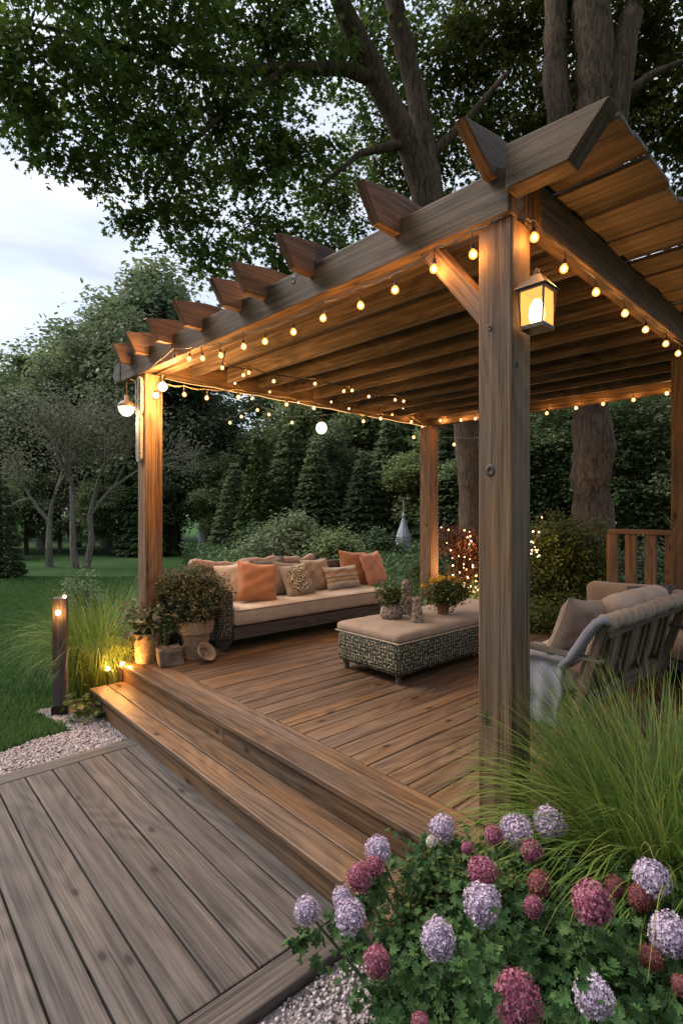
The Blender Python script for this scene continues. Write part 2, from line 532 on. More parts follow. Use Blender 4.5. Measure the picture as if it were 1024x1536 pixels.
    bs.inputs['Specular IOR Level'].default_value = spec
    bp = N.new('ShaderNodeBump'); bp.inputs['Strength'].default_value = bump; bp.inputs['Distance'].default_value = .004
    L.new(mx.outputs[0], bp.inputs['Height']); L.new(bp.outputs[0], bs.inputs['Normal'])
    L.new(bs.outputs[0], out.inputs[0])
    return m

def plain(name, col, rough=.6, metal=0.0, noise=.25, scale=20.0, bump=.2, spec=.5, col2=None, dist=.003):
    m, N, L = new_mat(name)
    out = N.new('ShaderNodeOutputMaterial'); bs = N.new('ShaderNodeBsdfPrincipled')
    tc = N.new('ShaderNodeTexCoord')
    n = N.new('ShaderNodeTexNoise'); n.inputs['Scale'].default_value = scale; n.inputs['Detail'].default_value = 6
    L.new(tc.outputs['Object'], n.inputs['Vector'])
    c2 = col2 or tuple(c * (1 - noise) for c in col)
    r = ramp(N, [(.35, c2), (.65, col)]); L.new(n.outputs['Fac'], r.inputs[0])
    L.new(r.outputs[0], bs.inputs['Base Color'])
    bs.inputs['Roughness'].default_value = rough; bs.inputs['Metallic'].default_value = metal; bs.inputs['Specular IOR Level'].default_value = spec
    if bump:
        bp = N.new('ShaderNodeBump'); bp.inputs['Strength'].default_value = bump; bp.inputs['Distance'].default_value = dist
        L.new(n.outputs['Fac'], bp.inputs['Height']); L.new(bp.outputs[0], bs.inputs['Normal'])
    L.new(bs.outputs[0], out.inputs[0])
    return m

def fabric(name, col, col2=None, scale=260.0, bump=.5, blot=.12):
    m, N, L = new_mat(name)
    out = N.new('ShaderNodeOutputMaterial'); bs = N.new('ShaderNodeBsdfPrincipled')
    tc = N.new('ShaderNodeTexCoord')
    n = N.new('ShaderNodeTexNoise'); n.inputs['Scale'].default_value = scale; n.inputs['Detail'].default_value = 2
    n2 = N.new('ShaderNodeTexNoise'); n2.inputs['Scale'].default_value = 6; n2.inputs['Detail'].default_value = 4
    L.new(tc.outputs['Object'], n.inputs['Vector']); L.new(tc.outputs['Object'], n2.inputs['Vector'])
    c2 = col2 or tuple(c * .7 for c in col)
    r = ramp(N, [(.3, c2), (.6, col)]); L.new(n.outputs['Fac'], r.inputs[0])
    hv = N.new('ShaderNodeHueSaturation'); L.new(r.outputs[0], hv.inputs['Color'])
    mr = N.new('ShaderNodeMapRange'); mr.inputs['From Min'].default_value = .3; mr.inputs['From Max'].default_value = .7
    mr.inputs['To Min'].default_value = 1 - blot; mr.inputs['To Max'].default_value = 1 + blot
    L.new(n2.outputs['Fac'], mr.inputs['Value']); L.new(mr.outputs[0], hv.inputs['Value'])
    L.new(hv.outputs[0], bs.inputs['Base Color'])
    bs.inputs['Roughness'].default_value = .95; bs.inputs['Specular IOR Level'].default_value = .15
    bs.inputs['Sheen Weight'].default_value = .15
    ad = N.new('ShaderNodeMath'); ad.operation = 'MULTIPLY_ADD'; ad.inputs[1].default_value = 6; L.new(n2.outputs['Fac'], ad.inputs[0]); L.new(n.outputs['Fac'], ad.inputs[2])
    bp = N.new('ShaderNodeBump'); bp.inputs['Strength'].default_value = bump; bp.inputs['Distance'].default_value = .003
    L.new(ad.outputs[0], bp.inputs['Height']); L.new(bp.outputs[0], bs.inputs['Normal'])
    L.new(bs.outputs[0], out.inputs[0])
    return m

def leafmat(name, stops, trans=.25, rough=.55, spec=.25, ovary=0.0):
    """stops: colours across the per-leaf random value"""
    m, N, L = new_mat(name)
    out = N.new('ShaderNodeOutputMaterial'); bs = N.new('ShaderNodeBsdfPrincipled'); tr = N.new('ShaderNodeBsdfTranslucent'); mx = N.new('ShaderNodeMixShader')
    at = N.new('ShaderNodeAttribute'); at.attribute_name = 'rnd'
    r = ramp(N, [(i / (len(stops) - 1), c) for i, c in enumerate(stops)]); L.new(at.outputs['Fac'], r.inputs[0])
    oi = N.new('ShaderNodeObjectInfo'); hv = N.new('ShaderNodeHueSaturation'); L.new(r.outputs[0], hv.inputs['Color'])
    mr = N.new('ShaderNodeMapRange'); mr.inputs['To Min'].default_value = 1 - ovary; mr.inputs['To Max'].default_value = 1 + ovary; L.new(oi.outputs['Random'], mr.inputs['Value']); L.new(mr.outputs[0], hv.inputs['Value'])
    mh = N.new('ShaderNodeMapRange'); mh.inputs['To Min'].default_value = .5 + ovary * .07; mh.inputs['To Max'].default_value = .5 - ovary * .06; L.new(oi.outputs['Random'], mh.inputs['Value']); L.new(mh.outputs[0], hv.inputs['Hue'])
    L.new(hv.outputs[0], bs.inputs['Base Color']); L.new(hv.outputs[0], tr.inputs['Color'])
    bs.inputs['Roughness'].default_value = rough; bs.inputs['Specular IOR Level'].default_value = spec
    mx.inputs[0].default_value = trans
    L.new(bs.outputs[0], mx.inputs[1]); L.new(tr.outputs[0], mx.inputs[2]); L.new(mx.outputs[0], out.inputs[0])
    return m

def emit(name, col, strength):
    m, N, L = new_mat(name)
    out = N.new('ShaderNodeOutputMaterial'); e = N.new('ShaderNodeEmission')
    e.inputs[0].default_value = (*col, 1); e.inputs[1].default_value = strength
    L.new(e.outputs[0], out.inputs[0])
    return m

def glow_glass(name, col, strength, alpha):
    m, N, L = new_mat(name)
    out = N.new('ShaderNodeOutputMaterial'); e = N.new('ShaderNodeEmission'); t = N.new('ShaderNodeBsdfTransparent'); mx = N.new('ShaderNodeMixShader')
    e.inputs[0].default_value = (*col, 1); e.inputs[1].default_value = strength
    mx.inputs[0].default_value = alpha
    L.new(t.outputs[0], mx.inputs[1]); L.new(e.outputs[0], mx.inputs[2]); L.new(mx.outputs[0], out.inputs[0])
    return m

def bark(name, c1, c2, sc=5.0):
    m, N, L = new_mat(name)
    out = N.new('ShaderNodeOutputMaterial'); bs = N.new('ShaderNodeBsdfPrincipled')
    tc = N.new('ShaderNodeTexCoord'); mp = N.new('ShaderNodeMapping'); mp.inputs['Scale'].default_value = (sc * 2.2, sc * 2.2, sc * .35)
    L.new(tc.outputs['Object'], mp.inputs['Vector'])
    n = N.new('ShaderNodeTexNoise'); n.inputs['Scale'].default_value = 1.6; n.inputs['Detail'].default_value = 8; n.inputs['Roughness'].default_value = .7; n.inputs['Distortion'].default_value = .8
    L.new(mp.outputs[0], n.inputs['Vector'])
    r = ramp(N, [(.38, c1), (.6, c2)]); L.new(n.outputs['Fac'], r.inputs[0]); L.new(r.outputs[0], bs.inputs['Base Color'])
    bs.inputs['Roughness'].default_value = .9; bs.inputs['Specular IOR Level'].default_value = .15
    bp = N.new('ShaderNodeBump'); bp.inputs['Strength'].default_value = .9; bp.inputs['Distance'].default_value = .03
    L.new(n.outputs['Fac'], bp.inputs['Height']); L.new(bp.outputs[0], bs.inputs['Normal'])
    L.new(bs.outputs[0], out.inputs[0])
    return m

def wicker(name, dark, light, cell=30.0):
    m, N, L = new_mat(name)
    out = N.new('ShaderNodeOutputMaterial'); bs = N.new('ShaderNodeBsdfPrincipled')
    uv = N.new('ShaderNodeUVMap'); uv.uv_map = 'UVMap'
    nz = N.new('ShaderNodeTexNoise'); nz.inputs['Scale'].default_value = 22; nz.inputs['Detail'].default_value = 3
    L.new(uv.outputs[0], nz.inputs['Vector'])
    ds = N.new('ShaderNodeVectorMath'); ds.operation = 'MULTIPLY_ADD'; ds.inputs[1].default_value = (.026, .026, 0)
    L.new(nz.outputs['Color'], ds.inputs[0]); L.new(uv.outputs[0], ds.inputs[2])
    vs = N.new('ShaderNodeVectorMath'); vs.operation = 'SCALE'; vs.inputs['Scale'].default_value = cell
    L.new(ds.outputs[0], vs.inputs[0])
    fr = N.new('ShaderNodeVectorMath'); fr.operation = 'FRACTION'; L.new(vs.outputs[0], fr.inputs[0])
    sp = N.new('ShaderNodeSeparateXYZ'); L.new(fr.outputs[0], sp.inputs[0])
    def band(sock, w):
        a = N.new('ShaderNodeMath'); a.operation = 'SUBTRACT'; a.inputs[1].default_value = .5; L.new(sock, a.inputs[0])
        b = N.new('ShaderNodeMath'); b.operation = 'ABSOLUTE'; L.new(a.outputs[0], b.inputs[0])
        c = N.new('ShaderNodeMapRange'); c.inputs['From Min'].default_value = w; c.inputs['From Max'].default_value = w + .12; c.inputs['To Min'].default_value = 1; c.inputs['To Max'].default_value = 0
        L.new(b.outputs[0], c.inputs['Value'])
        return c
    b1, b2 = band(sp.outputs[0], .09), band(sp.outputs[1], .07)
    mx = N.new('ShaderNodeMath'); mx.operation = 'MAXIMUM'; L.new(b1.outputs[0], mx.inputs[0]); L.new(b2.outputs[0], mx.inputs[1])
    n2 = N.new('ShaderNodeTexNoise'); n2.inputs['Scale'].default_value = cell * 1.3; n2.inputs['Detail'].default_value = 2; L.new(uv.outputs[0], n2.inputs['Vector'])
    r2 = ramp(N, [(.46, (.04, .04, .04)), (.58, (1, 1, 1))]); L.new(n2.outputs['Fac'], r2.inputs[0])
    ml = N.new('ShaderNodeMath'); ml.operation = 'MULTIPLY'; L.new(mx.outputs[0], ml.inputs[0]); L.new(r2.outputs[0], ml.inputs[1])
    mc = N.new('ShaderNodeMix'); mc.data_type = 'RGBA'; mc.inputs[6].default_value = (*dark, 1); mc.inputs[7].default_value = (*light, 1)
    L.new(ml.outputs[0], mc.inputs[0]); L.new(mc.outputs[2], bs.inputs['Base Color'])
    bs.inputs['Roughness'].default_value = .6
    bp = N.new('ShaderNodeBump'); bp.inputs['Strength'].default_value = .9; bp.inputs['Distance'].default_value = .006
    L.new(mx.outputs[0], bp.inputs['Height']); L.new(bp.outputs[0], bs.inputs['Normal'])
    L.new(bs.outputs[0], out.inputs[0])
    return m

def swirl_mat(name):
    m, N, L = new_mat(name)
    out = N.new('ShaderNodeOutputMaterial'); bs = N.new('ShaderNodeBsdfPrincipled')
    uv = N.new('ShaderNodeUVMap'); uv.uv_map = 'UVMap'
    w = N.new('ShaderNodeTexWave'); w.wave_type = 'RINGS'; w.rings_direction = 'SPHERICAL'; w.inputs['Scale'].default_value = 3.4; w.inputs['Distortion'].default_value = 14; w.inputs['Detail'].default_value = 1.5; w.inputs['Detail Scale'].default_value = 1.3
    mp = N.new('ShaderNodeMapping'); mp.inputs['Location'].default_value = (-.5, -.5, 0); L.new(uv.outputs[0], mp.inputs['Vector']); L.new(mp.outputs[0], w.inputs['Vector'])
    r = ramp(N, [(.35, (.055, .05, .04)), (.45, (.20, .17, .12)), (.62, (.5, .44, .33))]); L.new(w.outputs['Fac'], r.inputs[0])
    ln = N.new('ShaderNodeVectorMath'); ln.operation = 'LENGTH'; L.new(mp.outputs[0], ln.inputs[0])
    r2 = ramp(N, [(.40, (0, 0, 0)), (.43, (1, 1, 1))]); L.new(ln.outputs['Value'], r2.inputs[0])
    mc = N.new('ShaderNodeMix'); mc.data_type = 'RGBA'; mc.inputs[7].default_value = (.28, .23, .18, 1)
    L.new(r2.outputs[0], mc.inputs[0]); L.new(r.outputs[0], mc.inputs[6])
    L.new(mc.outputs[2], bs.inputs['Base Color']); bs.inputs['Roughness'].default_value = .9
    L.new(bs.outputs[0], out.inputs[0])
    return m

def stripe_mat(name):
    m, N, L = new_mat(name)
    out = N.new('ShaderNodeOutputMaterial'); bs = N.new('ShaderNodeBsdfPrincipled')
    uv = N.new('ShaderNodeUVMap'); uv.uv_map = 'UVMap'
    nz = N.new('ShaderNodeTexNoise'); nz.inputs['Scale'].default_value = 9; nz.inputs['Detail'].default_value = 4; L.new(uv.outputs[0], nz.inputs['Vector'])
    sp = N.new('ShaderNodeSeparateXYZ'); L.new(uv.outputs[0], sp.inputs[0])
    a = N.new('ShaderNodeMath'); a.operation = 'MULTIPLY_ADD'; a.inputs[1].default_value = .09; L.new(nz.outputs['Fac'], a.inputs[0]); L.new(sp.outputs[1], a.inputs[2])
    r = ramp(N, [(0, (.20, .21, .24)), (.22, (.30, .29, .30)), (.33, (.55, .46, .36)), (.40, (.13, .10, .08)), (.48, (.50, .32, .17)), (.56, (.14, .10, .08)),
                 (.63, (.52, .45, .36)), (.72, (.42, .22, .10)), (.80, (.16, .12, .10)), (.90, (.40, .34, .28))], 'EASE')
    L.new(a.outputs[0], r.inputs[0])
    n2 = N.new('ShaderNodeTexNoise'); n2.inputs['Scale'].default_value = 26; n2.inputs['Detail'].default_value = 3
    mp = N.new('ShaderNodeMapping'); mp.inputs['Scale'].default_value = (.5, 1.6, 1); L.new(uv.outputs[0], mp.inputs['Vector']); L.new(mp.outputs[0], n2.inputs['Vector'])
    r2 = ramp(N, [(.45, (0, 0, 0)), (.55, (1, 1, 1))]); L.new(n2.outputs['Fac'], r2.inputs[0])
    mc = N.new('ShaderNodeMix'); mc.data_type = 'RGBA'; mc.inputs[7].default_value = (.38, .31, .24, 1)
    mu = N.new('ShaderNodeMath'); mu.operation = 'MULTIPLY'; mu.inputs[1].default_value = .55; L.new(r2.outputs[0], mu.inputs[0])
    L.new(mu.outputs[0], mc.inputs[0]); L.new(r.outputs[0], mc.inputs[6]); L.new(mc.outputs[2], bs.inputs['Base Color'])
    bs.inputs['Roughness'].default_value = .9
    L.new(bs.outputs[0], out.inputs[0])
    return m

def quilt_mat(name, col):
    m, N, L = new_mat(name)
    out = N.new('ShaderNodeOutputMaterial'); bs = N.new('ShaderNodeBsdfPrincipled')
    uv = N.new('ShaderNodeUVMap'); uv.uv_map = 'UVMap'
    b = N.new('ShaderNodeTexBrick'); b.inputs['Scale'].default_value = 9; b.inputs['Mortar Size'].default_value = .012; b.inputs['Mortar Smooth'].default_value = .8
    b.inputs['Color1'].default_value = (*col, 1); b.inputs['Color2'].default_value = (*[c * .82 for c in col], 1); b.inputs['Mortar'].default_value = (*[c * .45 for c in col], 1)
    L.new(uv.outputs[0], b.inputs['Vector']); L.new(b.outputs['Color'], bs.inputs['Base Color'])
    bs.inputs['Roughness'].default_value = .9
    bp = N.new('ShaderNodeBump'); bp.inputs['Strength'].default_value = .6; bp.inputs['Distance'].default_value = .01; bp.invert = True
    L.new(b.outputs['Fac'], bp.inputs['Height']); L.new(bp.outputs[0], bs.inputs['Normal']); L.new(bs.outputs[0], out.inputs[0])
    return m

M_deck = wood('deck_wood', [(.048, .026, .014), (.122, .070, .038), (.190, .116, .066)], rough=.5, vary=.22)
M_plat = wood('platform_wood', [(.030, .024, .021), (.074, .060, .052), (.125, .103, .090)], rough=.62, vary=.18, bump=.6)
M_beam = wood('beam_wood', [(.027, .016, .009), (.083, .050, .028), (.145, .092, .054)], vary=.2, bump=.5)
M_post = wood('post_wood', [(.046, .026, .014), (.126, .075, .042), (.192, .120, .072)], vary=.12, bump=.6)
M_warmlit = wood('warm_lit_wood', [(0.0630, 0.0324, 0.0162), (0.1800, 0.0990, 0.0495), (0.2700, 0.1620, 0.0900)], vary=.12, bump=.6)  # far posts and brace: orange bulb glow painted into the timber colour
M_roof = wood('roof_wood', [(.022, .016, .012), (.074, .053, .038), (.140, .104, .077)], vary=.4, bump=.7)
M_tail = wood('rafter_wood', [(.045, .026, .018), (.105, .062, .043), (.160, .098, .070)], vary=.3, bump=.4)
M_bench = wood('bench_wood', [(.045, .029, .019), (.100, .066, .044), (.155, .108, .076)], vary=.2, knots=False)
M_sofaw = wood('sofa_wood', [(0.0405, 0.0324, 0.0270), (0.0900, 0.0738, 0.0612), (0.1350, 0.1125, 0.0945)], vary=.15, knots=False)
M_rail = wood('railing_wood', [(0.0800, 0.0480, 0.0280), (0.1760, 0.1120, 0.0680), (0.2640, 0.1760, 0.1120)], vary=.25)
M_bollard = wood('bollard_wood', [(.035, .030, .030), (.07, .058, .055), (.11, .09, .085)], vary=.1, knots=False)
M_grey = wood('grey_wood', [(.06, .06, .062), (.12, .12, .125), (.18, .18, .185)], vary=.1, knots=False)
M_dark = plain('dark_metal', (.03, .026, .022), .45, .6, .3, 60, .1)
M_brass = plain('lantern_metal', (.11, .075, .05), .5, .5, .4, 50, .2)
M_wire = plain('wire_rubber', (.03, .025, .02), .6, 0, .2, 60, 0)
M_wirel = plain('pale_wire', (.35, .27, .18), .6, 0, .2, 60, 0)
M_bulb = emit('bulb_core', (1.0, .62, .28), 30)
M_bulbg = glow_glass('bulb_glass', (1.0, .40, .07), 1.15, .75)
M_fairy = emit('fairy_core', (1.0, .50, .20), 5)
M_white_bulb = emit('white_bulb', (1.0, .80, .52), 1.5)
M_lampglass = glow_glass('lantern_glass', (1.0, .40, .085), .9, .6)
M_lampcore = emit('lantern_core', (1.0, .78, .45), 14)
M_cush = fabric('cream_fabric', (0.527, 0.432, 0.338))
M_cush2 = fabric('sand_fabric', (0.377, 0.292, 0.223))
M_orange = fabric('orange_fabric', (.43, .20, .105))
M_peach = fabric('peach_fabric', (.50, .26, .19))
M_white = fabric('white_fabric', (0.562, 0.487, 0.412))
M_tan = fabric('tan_fabric', (0.262, 0.200, 0.156))
M_roll = fabric('roll_fabric', (.24, .18, .135), (.15, .11, .08), scale=90, bump=.9)
M_darkf = fabric('dark_fabric', (.07, .065, .065), (.16, .13, .11), scale=60)
M_rose = fabric('rose_fabric', (.36, .25, .21), (.20, .13, .11), scale=90, bump=.9)
M_greyf = fabric('grey_fabric', (0.162, 0.168, 0.198), (.18, .18, .22), scale=120, bump=.9)
M_swirl = swirl_mat('swirl_print'); M_stripe = stripe_mat('banded_print')
M_quilt = quilt_mat('quilted_back', (.30, .225, .165))
M_wick = wicker('sofa_wicker', (.020, .020, .016), (.32, .29, .22), 34)
M_wick2 = wicker('table_wicker', (.016, .022, .012), (.44, .40, .27), 33)
M_stone = plain('carved_stone', (.40, .34, .28), .85, 0, .3, 45, 1.0, .2, (.08, .06, .05), .012)
M_terra = plain('terracotta', (.30, .14, .08), .8, 0, .4, 30, .4)
M_burlap = plain('pot_burlap', (.36, .26, .18), .9, 0, .35, 35, .5, .2)
M_greyrock = plain('grey_sack', (.20, .165, .13), .9, 0, .5, 14, .8, .2, None, .02)
M_plaque = plain('weathered_plaque', (.40, .36, .31), .8, 0, .5, 30, .5)
M_whitep = plain('white_stone', (.34, .35, .40), .7, 0, .3, 20, .2)
M_bark1 = bark('bark_dark', (.036, .025, .018), (.125, .086, .060))
M_bark2 = bark('bark_grey', (.11, .095, .085), (.32, .28, .25), 8)
M_soil = plain('soil', (.055, .038, .026), .95, 0, .6, 6, 1.0, .1, None, .03)
M_maple = leafmat('maple_leaves', [(.042, .075, .014), (.068, .112, .020), (.095, .145, .026), (.125, .17, .032)], .48)
M_maple2 = leafmat('warm_leaves', [(.045, .062, .012), (.075, .095, .016), (.115, .12, .02), (.15, .135, .024)], .45)
M_wood1 = leafmat('forest_leaves', [(.085, .120, .052), (.12, .165, .066), (.155, .205, .082), (.19, .245, .10)], .45, ovary=.42)
M_wood2 = leafmat('forest_leaves_pale', [(.085, .115, .060), (.12, .155, .078), (.16, .20, .10), (.19, .23, .125)], .4, ovary=.3)
M_fir = leafmat('fir_needles', [(.085, .125, .062), (.115, .165, .080), (.15, .20, .095)], .4, ovary=.3)
M_fir2 = leafmat('pale_fir_needles', [(.05, .085, .024), (.075, .12, .032), (.10, .15, .042)], .15)
M_grassy = leafmat('tall_grass', [(.07, .13, .024), (.12, .20, .036), (.19, .27, .05), (.30, .31, .09)], .4)
M_lawn = leafmat('lawn_blades', [(.042, .095, .026), (.058, .13, .034), (.075, .16, .042), (.10, .18, .055)], .3)
M_shrub = leafmat('shrub_leaves', [(.030, .055, .020), (.048, .082, .030), (.070, .11, .040), (.10, .145, .055)], .25)
M_bushy = leafmat('bush_leaves', [(.035, .060, .014), (.06, .090, .020), (.09, .12, .028), (.13, .15, .038)], .3)
M_dusk = leafmat('dusky_leaves', [(.05, .075, .03), (.070, .10, .04), (.09, .12, .05), (.16, .10, .08), (.12, .15, .06)], .3)
M_red = leafmat('red_leaves', [(.04, .03, .015), (.09, .035, .02), (.14, .05, .03), (.07, .07, .025)], .3)
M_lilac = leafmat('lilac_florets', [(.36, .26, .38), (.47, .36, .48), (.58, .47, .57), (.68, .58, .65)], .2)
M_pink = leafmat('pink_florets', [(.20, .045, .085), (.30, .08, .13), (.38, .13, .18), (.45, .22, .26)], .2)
M_rusty = leafmat('rusty_florets', [(.15, .045, .035), (.23, .07, .055), (.30, .12, .09)], .2)
M_yellow = leafmat('yellow_petals', [(.62, .36, .02), (.75, .48, .04), (.80, .58, .08)], .2)
M_whitef = leafmat('white_petals', [(.6, .56, .45), (.75, .72, .6)], .2)
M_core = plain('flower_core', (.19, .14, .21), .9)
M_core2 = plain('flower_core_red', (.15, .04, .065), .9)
M_stem = plain('stem', (.06, .10, .03), .6)
M_shell = plain('shade_fabric', (.16, .14, .11), .8)

def ground_mat():
    m, N, L = new_mat('lawn_ground')
    out = N.new('ShaderNodeOutputMaterial'); bs = N.new('ShaderNodeBsdfPrincipled')
    tc = N.new('ShaderNodeTexCoord')
    n = N.new('ShaderNodeTexNoise'); n.inputs['Scale'].default_value = .5; n.inputs['Detail'].default_value = 8
    n2 = N.new('ShaderNodeTexNoise'); n2.inputs['Scale'].default_value = 60; n2.inputs['Detail'].default_value = 4
    L.new(tc.outputs['Object'], n.inputs['Vector']); L.new(tc.outputs['Object'], n2.inputs['Vector'])
    r = ramp(N, [(.3, (.040, .092, .026)), (.7, (.072, .145, .042))]); L.new(n.outputs['Fac'], r.inputs[0])
    r2 = ramp(N, [(.3, (.5, .5, .5)), (.7, (1.25, 1.25, 1.25))]); L.new(n2.outputs['Fac'], r2.inputs[0])
    mx = N.new('ShaderNodeMix'); mx.data_type = 'RGBA'; mx.blend_type = 'MULTIPLY'; mx.inputs[0].default_value = 1
    L.new(r.outputs[0], mx.inputs[6]); L.new(r2.outputs[0], mx.inputs[7]); L.new(mx.outputs[2], bs.inputs['Base Color'])
    bs.inputs['Roughness'].default_value = .9; bs.inputs['Specular IOR Level'].default_value = .1
    bp = N.new('ShaderNodeBump'); bp.inputs['Strength'].default_value = 1; bp.inputs['Distance'].default_value = .05
    L.new(n2.outputs['Fac'], bp.inputs['Height']); L.new(bp.outputs[0], bs.inputs['Normal']); L.new(bs.outputs[0], out.inputs[0])
    return m
M_ground = ground_mat()
def stone_mat():
    m, N, L = new_mat('gravel_stone')
    out = N.new('ShaderNodeOutputMaterial'); bs = N.new('ShaderNodeBsdfPrincipled')
    at = N.new('ShaderNodeAttribute'); at.attribute_name = 'rnd'
    r = ramp(N, [(0, (.15, .12, .12)), (.3, (.27, .23, .23)), (1, (.46, .40, .40))]); L.new(at.outputs['Fac'], r.inputs[0])
    L.new(r.outputs[0], bs.inputs['Base Color']); bs.inputs['Roughness'].default_value = .85
    L.new(bs.outputs[0], out.inputs[0]); return m
M_gravel = stone_mat()

# ------------------------------------------------------------------ the ground
def sheet(name, pts, z, mat, kind='structure'):
    m = MB(); m.add([(p[0], p[1], z) for p in pts], [list(range(len(pts)))], [[(p[0], p[1]) for p in pts]])
    o = m.build(name, mat); o['kind'] = kind; return o
sheet('ground', [(-150, -60), (150, -60), (150, 240), (-150, 240)], GZ, M_ground)

gpatch1 = [floor_px(u, v, GZ) for u, v in [(-160, 1240), (-160, 1175), (0, 1134), (62, 1112), (108, 1100), (88, 1088), (52, 1072), (92, 1061), (150, 1064), (175, 1085), (215, 1120), (215, 1150)]]
gpatch2 = [W(-1.9, .2), W(1.75, .2), W(1.9, 1.3), W(1.5, 1.7), W(-1.9, 1.7)]
M_gbase = plain('gravel_base', (.40, .35, .35), .95, 0, .5, 90, 1.0, .1, None, .01)
sheet('gravel_base', gpatch1, GZ + .004, M_gbase)
sheet('planting_bed', [W(1.25, -.9), W(2.4, -1.6), W(5.5, -1.6), W(5.5, 1.25), W(1.7, 1.35), W(1.25, 1.1)], GZ + .012, M_soil)
sheet('border_gravel', gpatch2, GZ + .008, M_gbase)
sheet('side_bed', [W(1.2, 4.98), W(2.9, 5.2), W(3.2, 7.2), W(1.2, 6.8), W(.9, 5.4)], GZ + .006, M_soil)

def inside(P, poly):
    x, y = P[:, 0], P[:, 1]
    c = np.zeros(len(P), bool)
    n = len(poly)
    for i in range(n):
        x0, y0 = poly[i][0], poly[i][1]; x1, y1 = poly[(i + 1) % n][0], poly[(i + 1) % n][1]
        c ^= ((y0 > y) != (y1 > y)) & (x < (x1 - x0) * (y - y0) / ((y1 - y0) or 1e-9) + x0)
    return c

def pebbles(name, poly, n, size, z, label):
    xs = [p[0] for p in poly]; ys = [p[1] for p in poly]
    P = np.stack([rng.uniform(min(xs), max(xs), n), rng.uniform(min(ys), max(ys), n), np.zeros(n)], 1)
    P = P[inside(P, poly)]
    P[:, 2] = z + rng.random(len(P)) * .018
    v = np.array([(1, 0, 0), (-1, 0, 0), (0, 1, 0), (0, -1, 0), (0, 0, .7), (0, 0, -.7)], float) * .5
    f = [[0, 2, 4], [2, 1, 4], [1, 3, 4], [3, 0, 4], [2, 0, 5], [1, 2, 5], [3, 1, 5], [0, 3, 5]]
    N = rng.normal(size=P.shape) * .4 + np.array([0, 0, 1])
    o = scatter(name, P, N, size * (.5 + rng.random(len(P))), (v, f), M_gravel)
    tag(o, label, 'gravel', kind='stuff')
pebbles('gravel', gpatch1, 42000, .020, GZ + .01, 'pale gravel strip between the lawn and the lower wooden platform')
g2v = [W(-.9, .6), W(1.42, .6), W(1.5, 1.54), W(-.9, 1.54)]
pebbles('gravel', g2v, 26000, .017, GZ + .012, 'pale pinkish gravel beside the flowering shrub and platform edge')

# lawn blades
def lawn():
    n = 150000
    u = rng.random(n)
    Y = 3.3 + 11 * u ** 1.5
    X = -Y * (0.70) + rng.random(n) * (Y * .70 - .3)
    P = np.stack([X, Y, np.full(n, GZ)], 1)
    keep = ~inside(P, gpatch1)
    b = X * math.cos(TD) + Y * math.sin(TD); a = -X * math.sin(TD) + Y * math.cos(TD)
    keep &= ~((b > -2) & (b < 1.8) & (a < 4.06)) & ~((b > 1.3) & (a < 5.3) & (a > 1))& ~((b > 2.4) & (a < 5.9) & (a > 1))
    P = P[keep]; n = len(P)
    ang = rng.random(n) * 6.28
    D = np.stack([np.cos(ang), np.sin(ang)], 1)
    d = P[:, 1]
    o = blades('lawn_grass', P, D, (.035 + .035 * rng.random(n)) * (1 + d * .03), (.004 + .0011 * d) * (.7 + .6 * rng.random(n)), .3 + .6 * rng.random(n), M_lawn, seg=2)
    tag(o, 'short mown green lawn grass', 'grass', kind='stuff')
lawn()

# ------------------------------------------------------------------ decks
def deck_thing():
    t = thing('raised_deck', W(1.793, 1.1), TD, 'raised warm brown wooden deck under the pergola carrying sofa and benches', 'deck')
    ox, oy = 1.793, 1.1
    m = MB()
    y = 1.245
    wd, gap = .136, .007
    while y < 5.62:
        x0 = 2.088 if y + wd < 5.10 else 2.52
        x = x0
        first = True
        while x < 6.6:
            L = random.uniform(1.0, 3.4) if first else random.uniform(2.2, 3.6)
            first = False
            x1 = min(6.6, x + L)
            if 6.6 - x1 < .5: x1 = 6.6
            m.box(x - ox, x1 - ox - .004, y - oy, y + wd - oy, -.035, 0 + random.uniform(-.0012, .0012))
            x = x1
        y += wd + gap
    m.build('decking', M_deck, t, bevel=.004)
    m = MB()
    m.box(0, .142, 0, 4.02, -.035, .001, axis='y'); m.box(.149, .289, 0, 4.02, -.035, .0005, axis='y')
    m.box(.295, 4.8, 0, .138, -.035, .0008)
    m.build('border', M_deck, t, bevel=.006)
    m = MB()
    m.box(.022, .05, .02, 2.1, -.36, -.037, axis='y'); m.box(.022, .05, 2.104, 4.0, -.36, -.037, axis='y')
    m.box(.02, 4.78, .022, .05, -.36, -.037)
    m.box(.02, .7, 3.99, 4.018, -.36, -.037)
    m.build('fascia', M_deck, t, bevel=.003)
deck_thing()

def step_thing():
    ox, oy = 1.50, 1.22
    t = thing('deck_step', W(ox, oy), TD, 'long two board wooden step along the front of the raised deck', 'step')
    L = 4.97 - oy
    m = MB()
    m.box(0, .146, 0, L, -.185, -.15, axis='y'); m.box(.153, .308, 0, L, -.185, -.1505, axis='y')
    m.build('tread', M_deck, t, bevel=.006)
    m = MB()
    m.box(.02, .048, .02, L - .02, -.36, -.187, axis='y')
    m.box(.05, .30, L - .05, L - .02, -.36, -.187)
    m.box(.05, .30, .02, .05, -.36, -.187)
    m.build('riser', M_deck, t, bevel=.003)
step_thing()

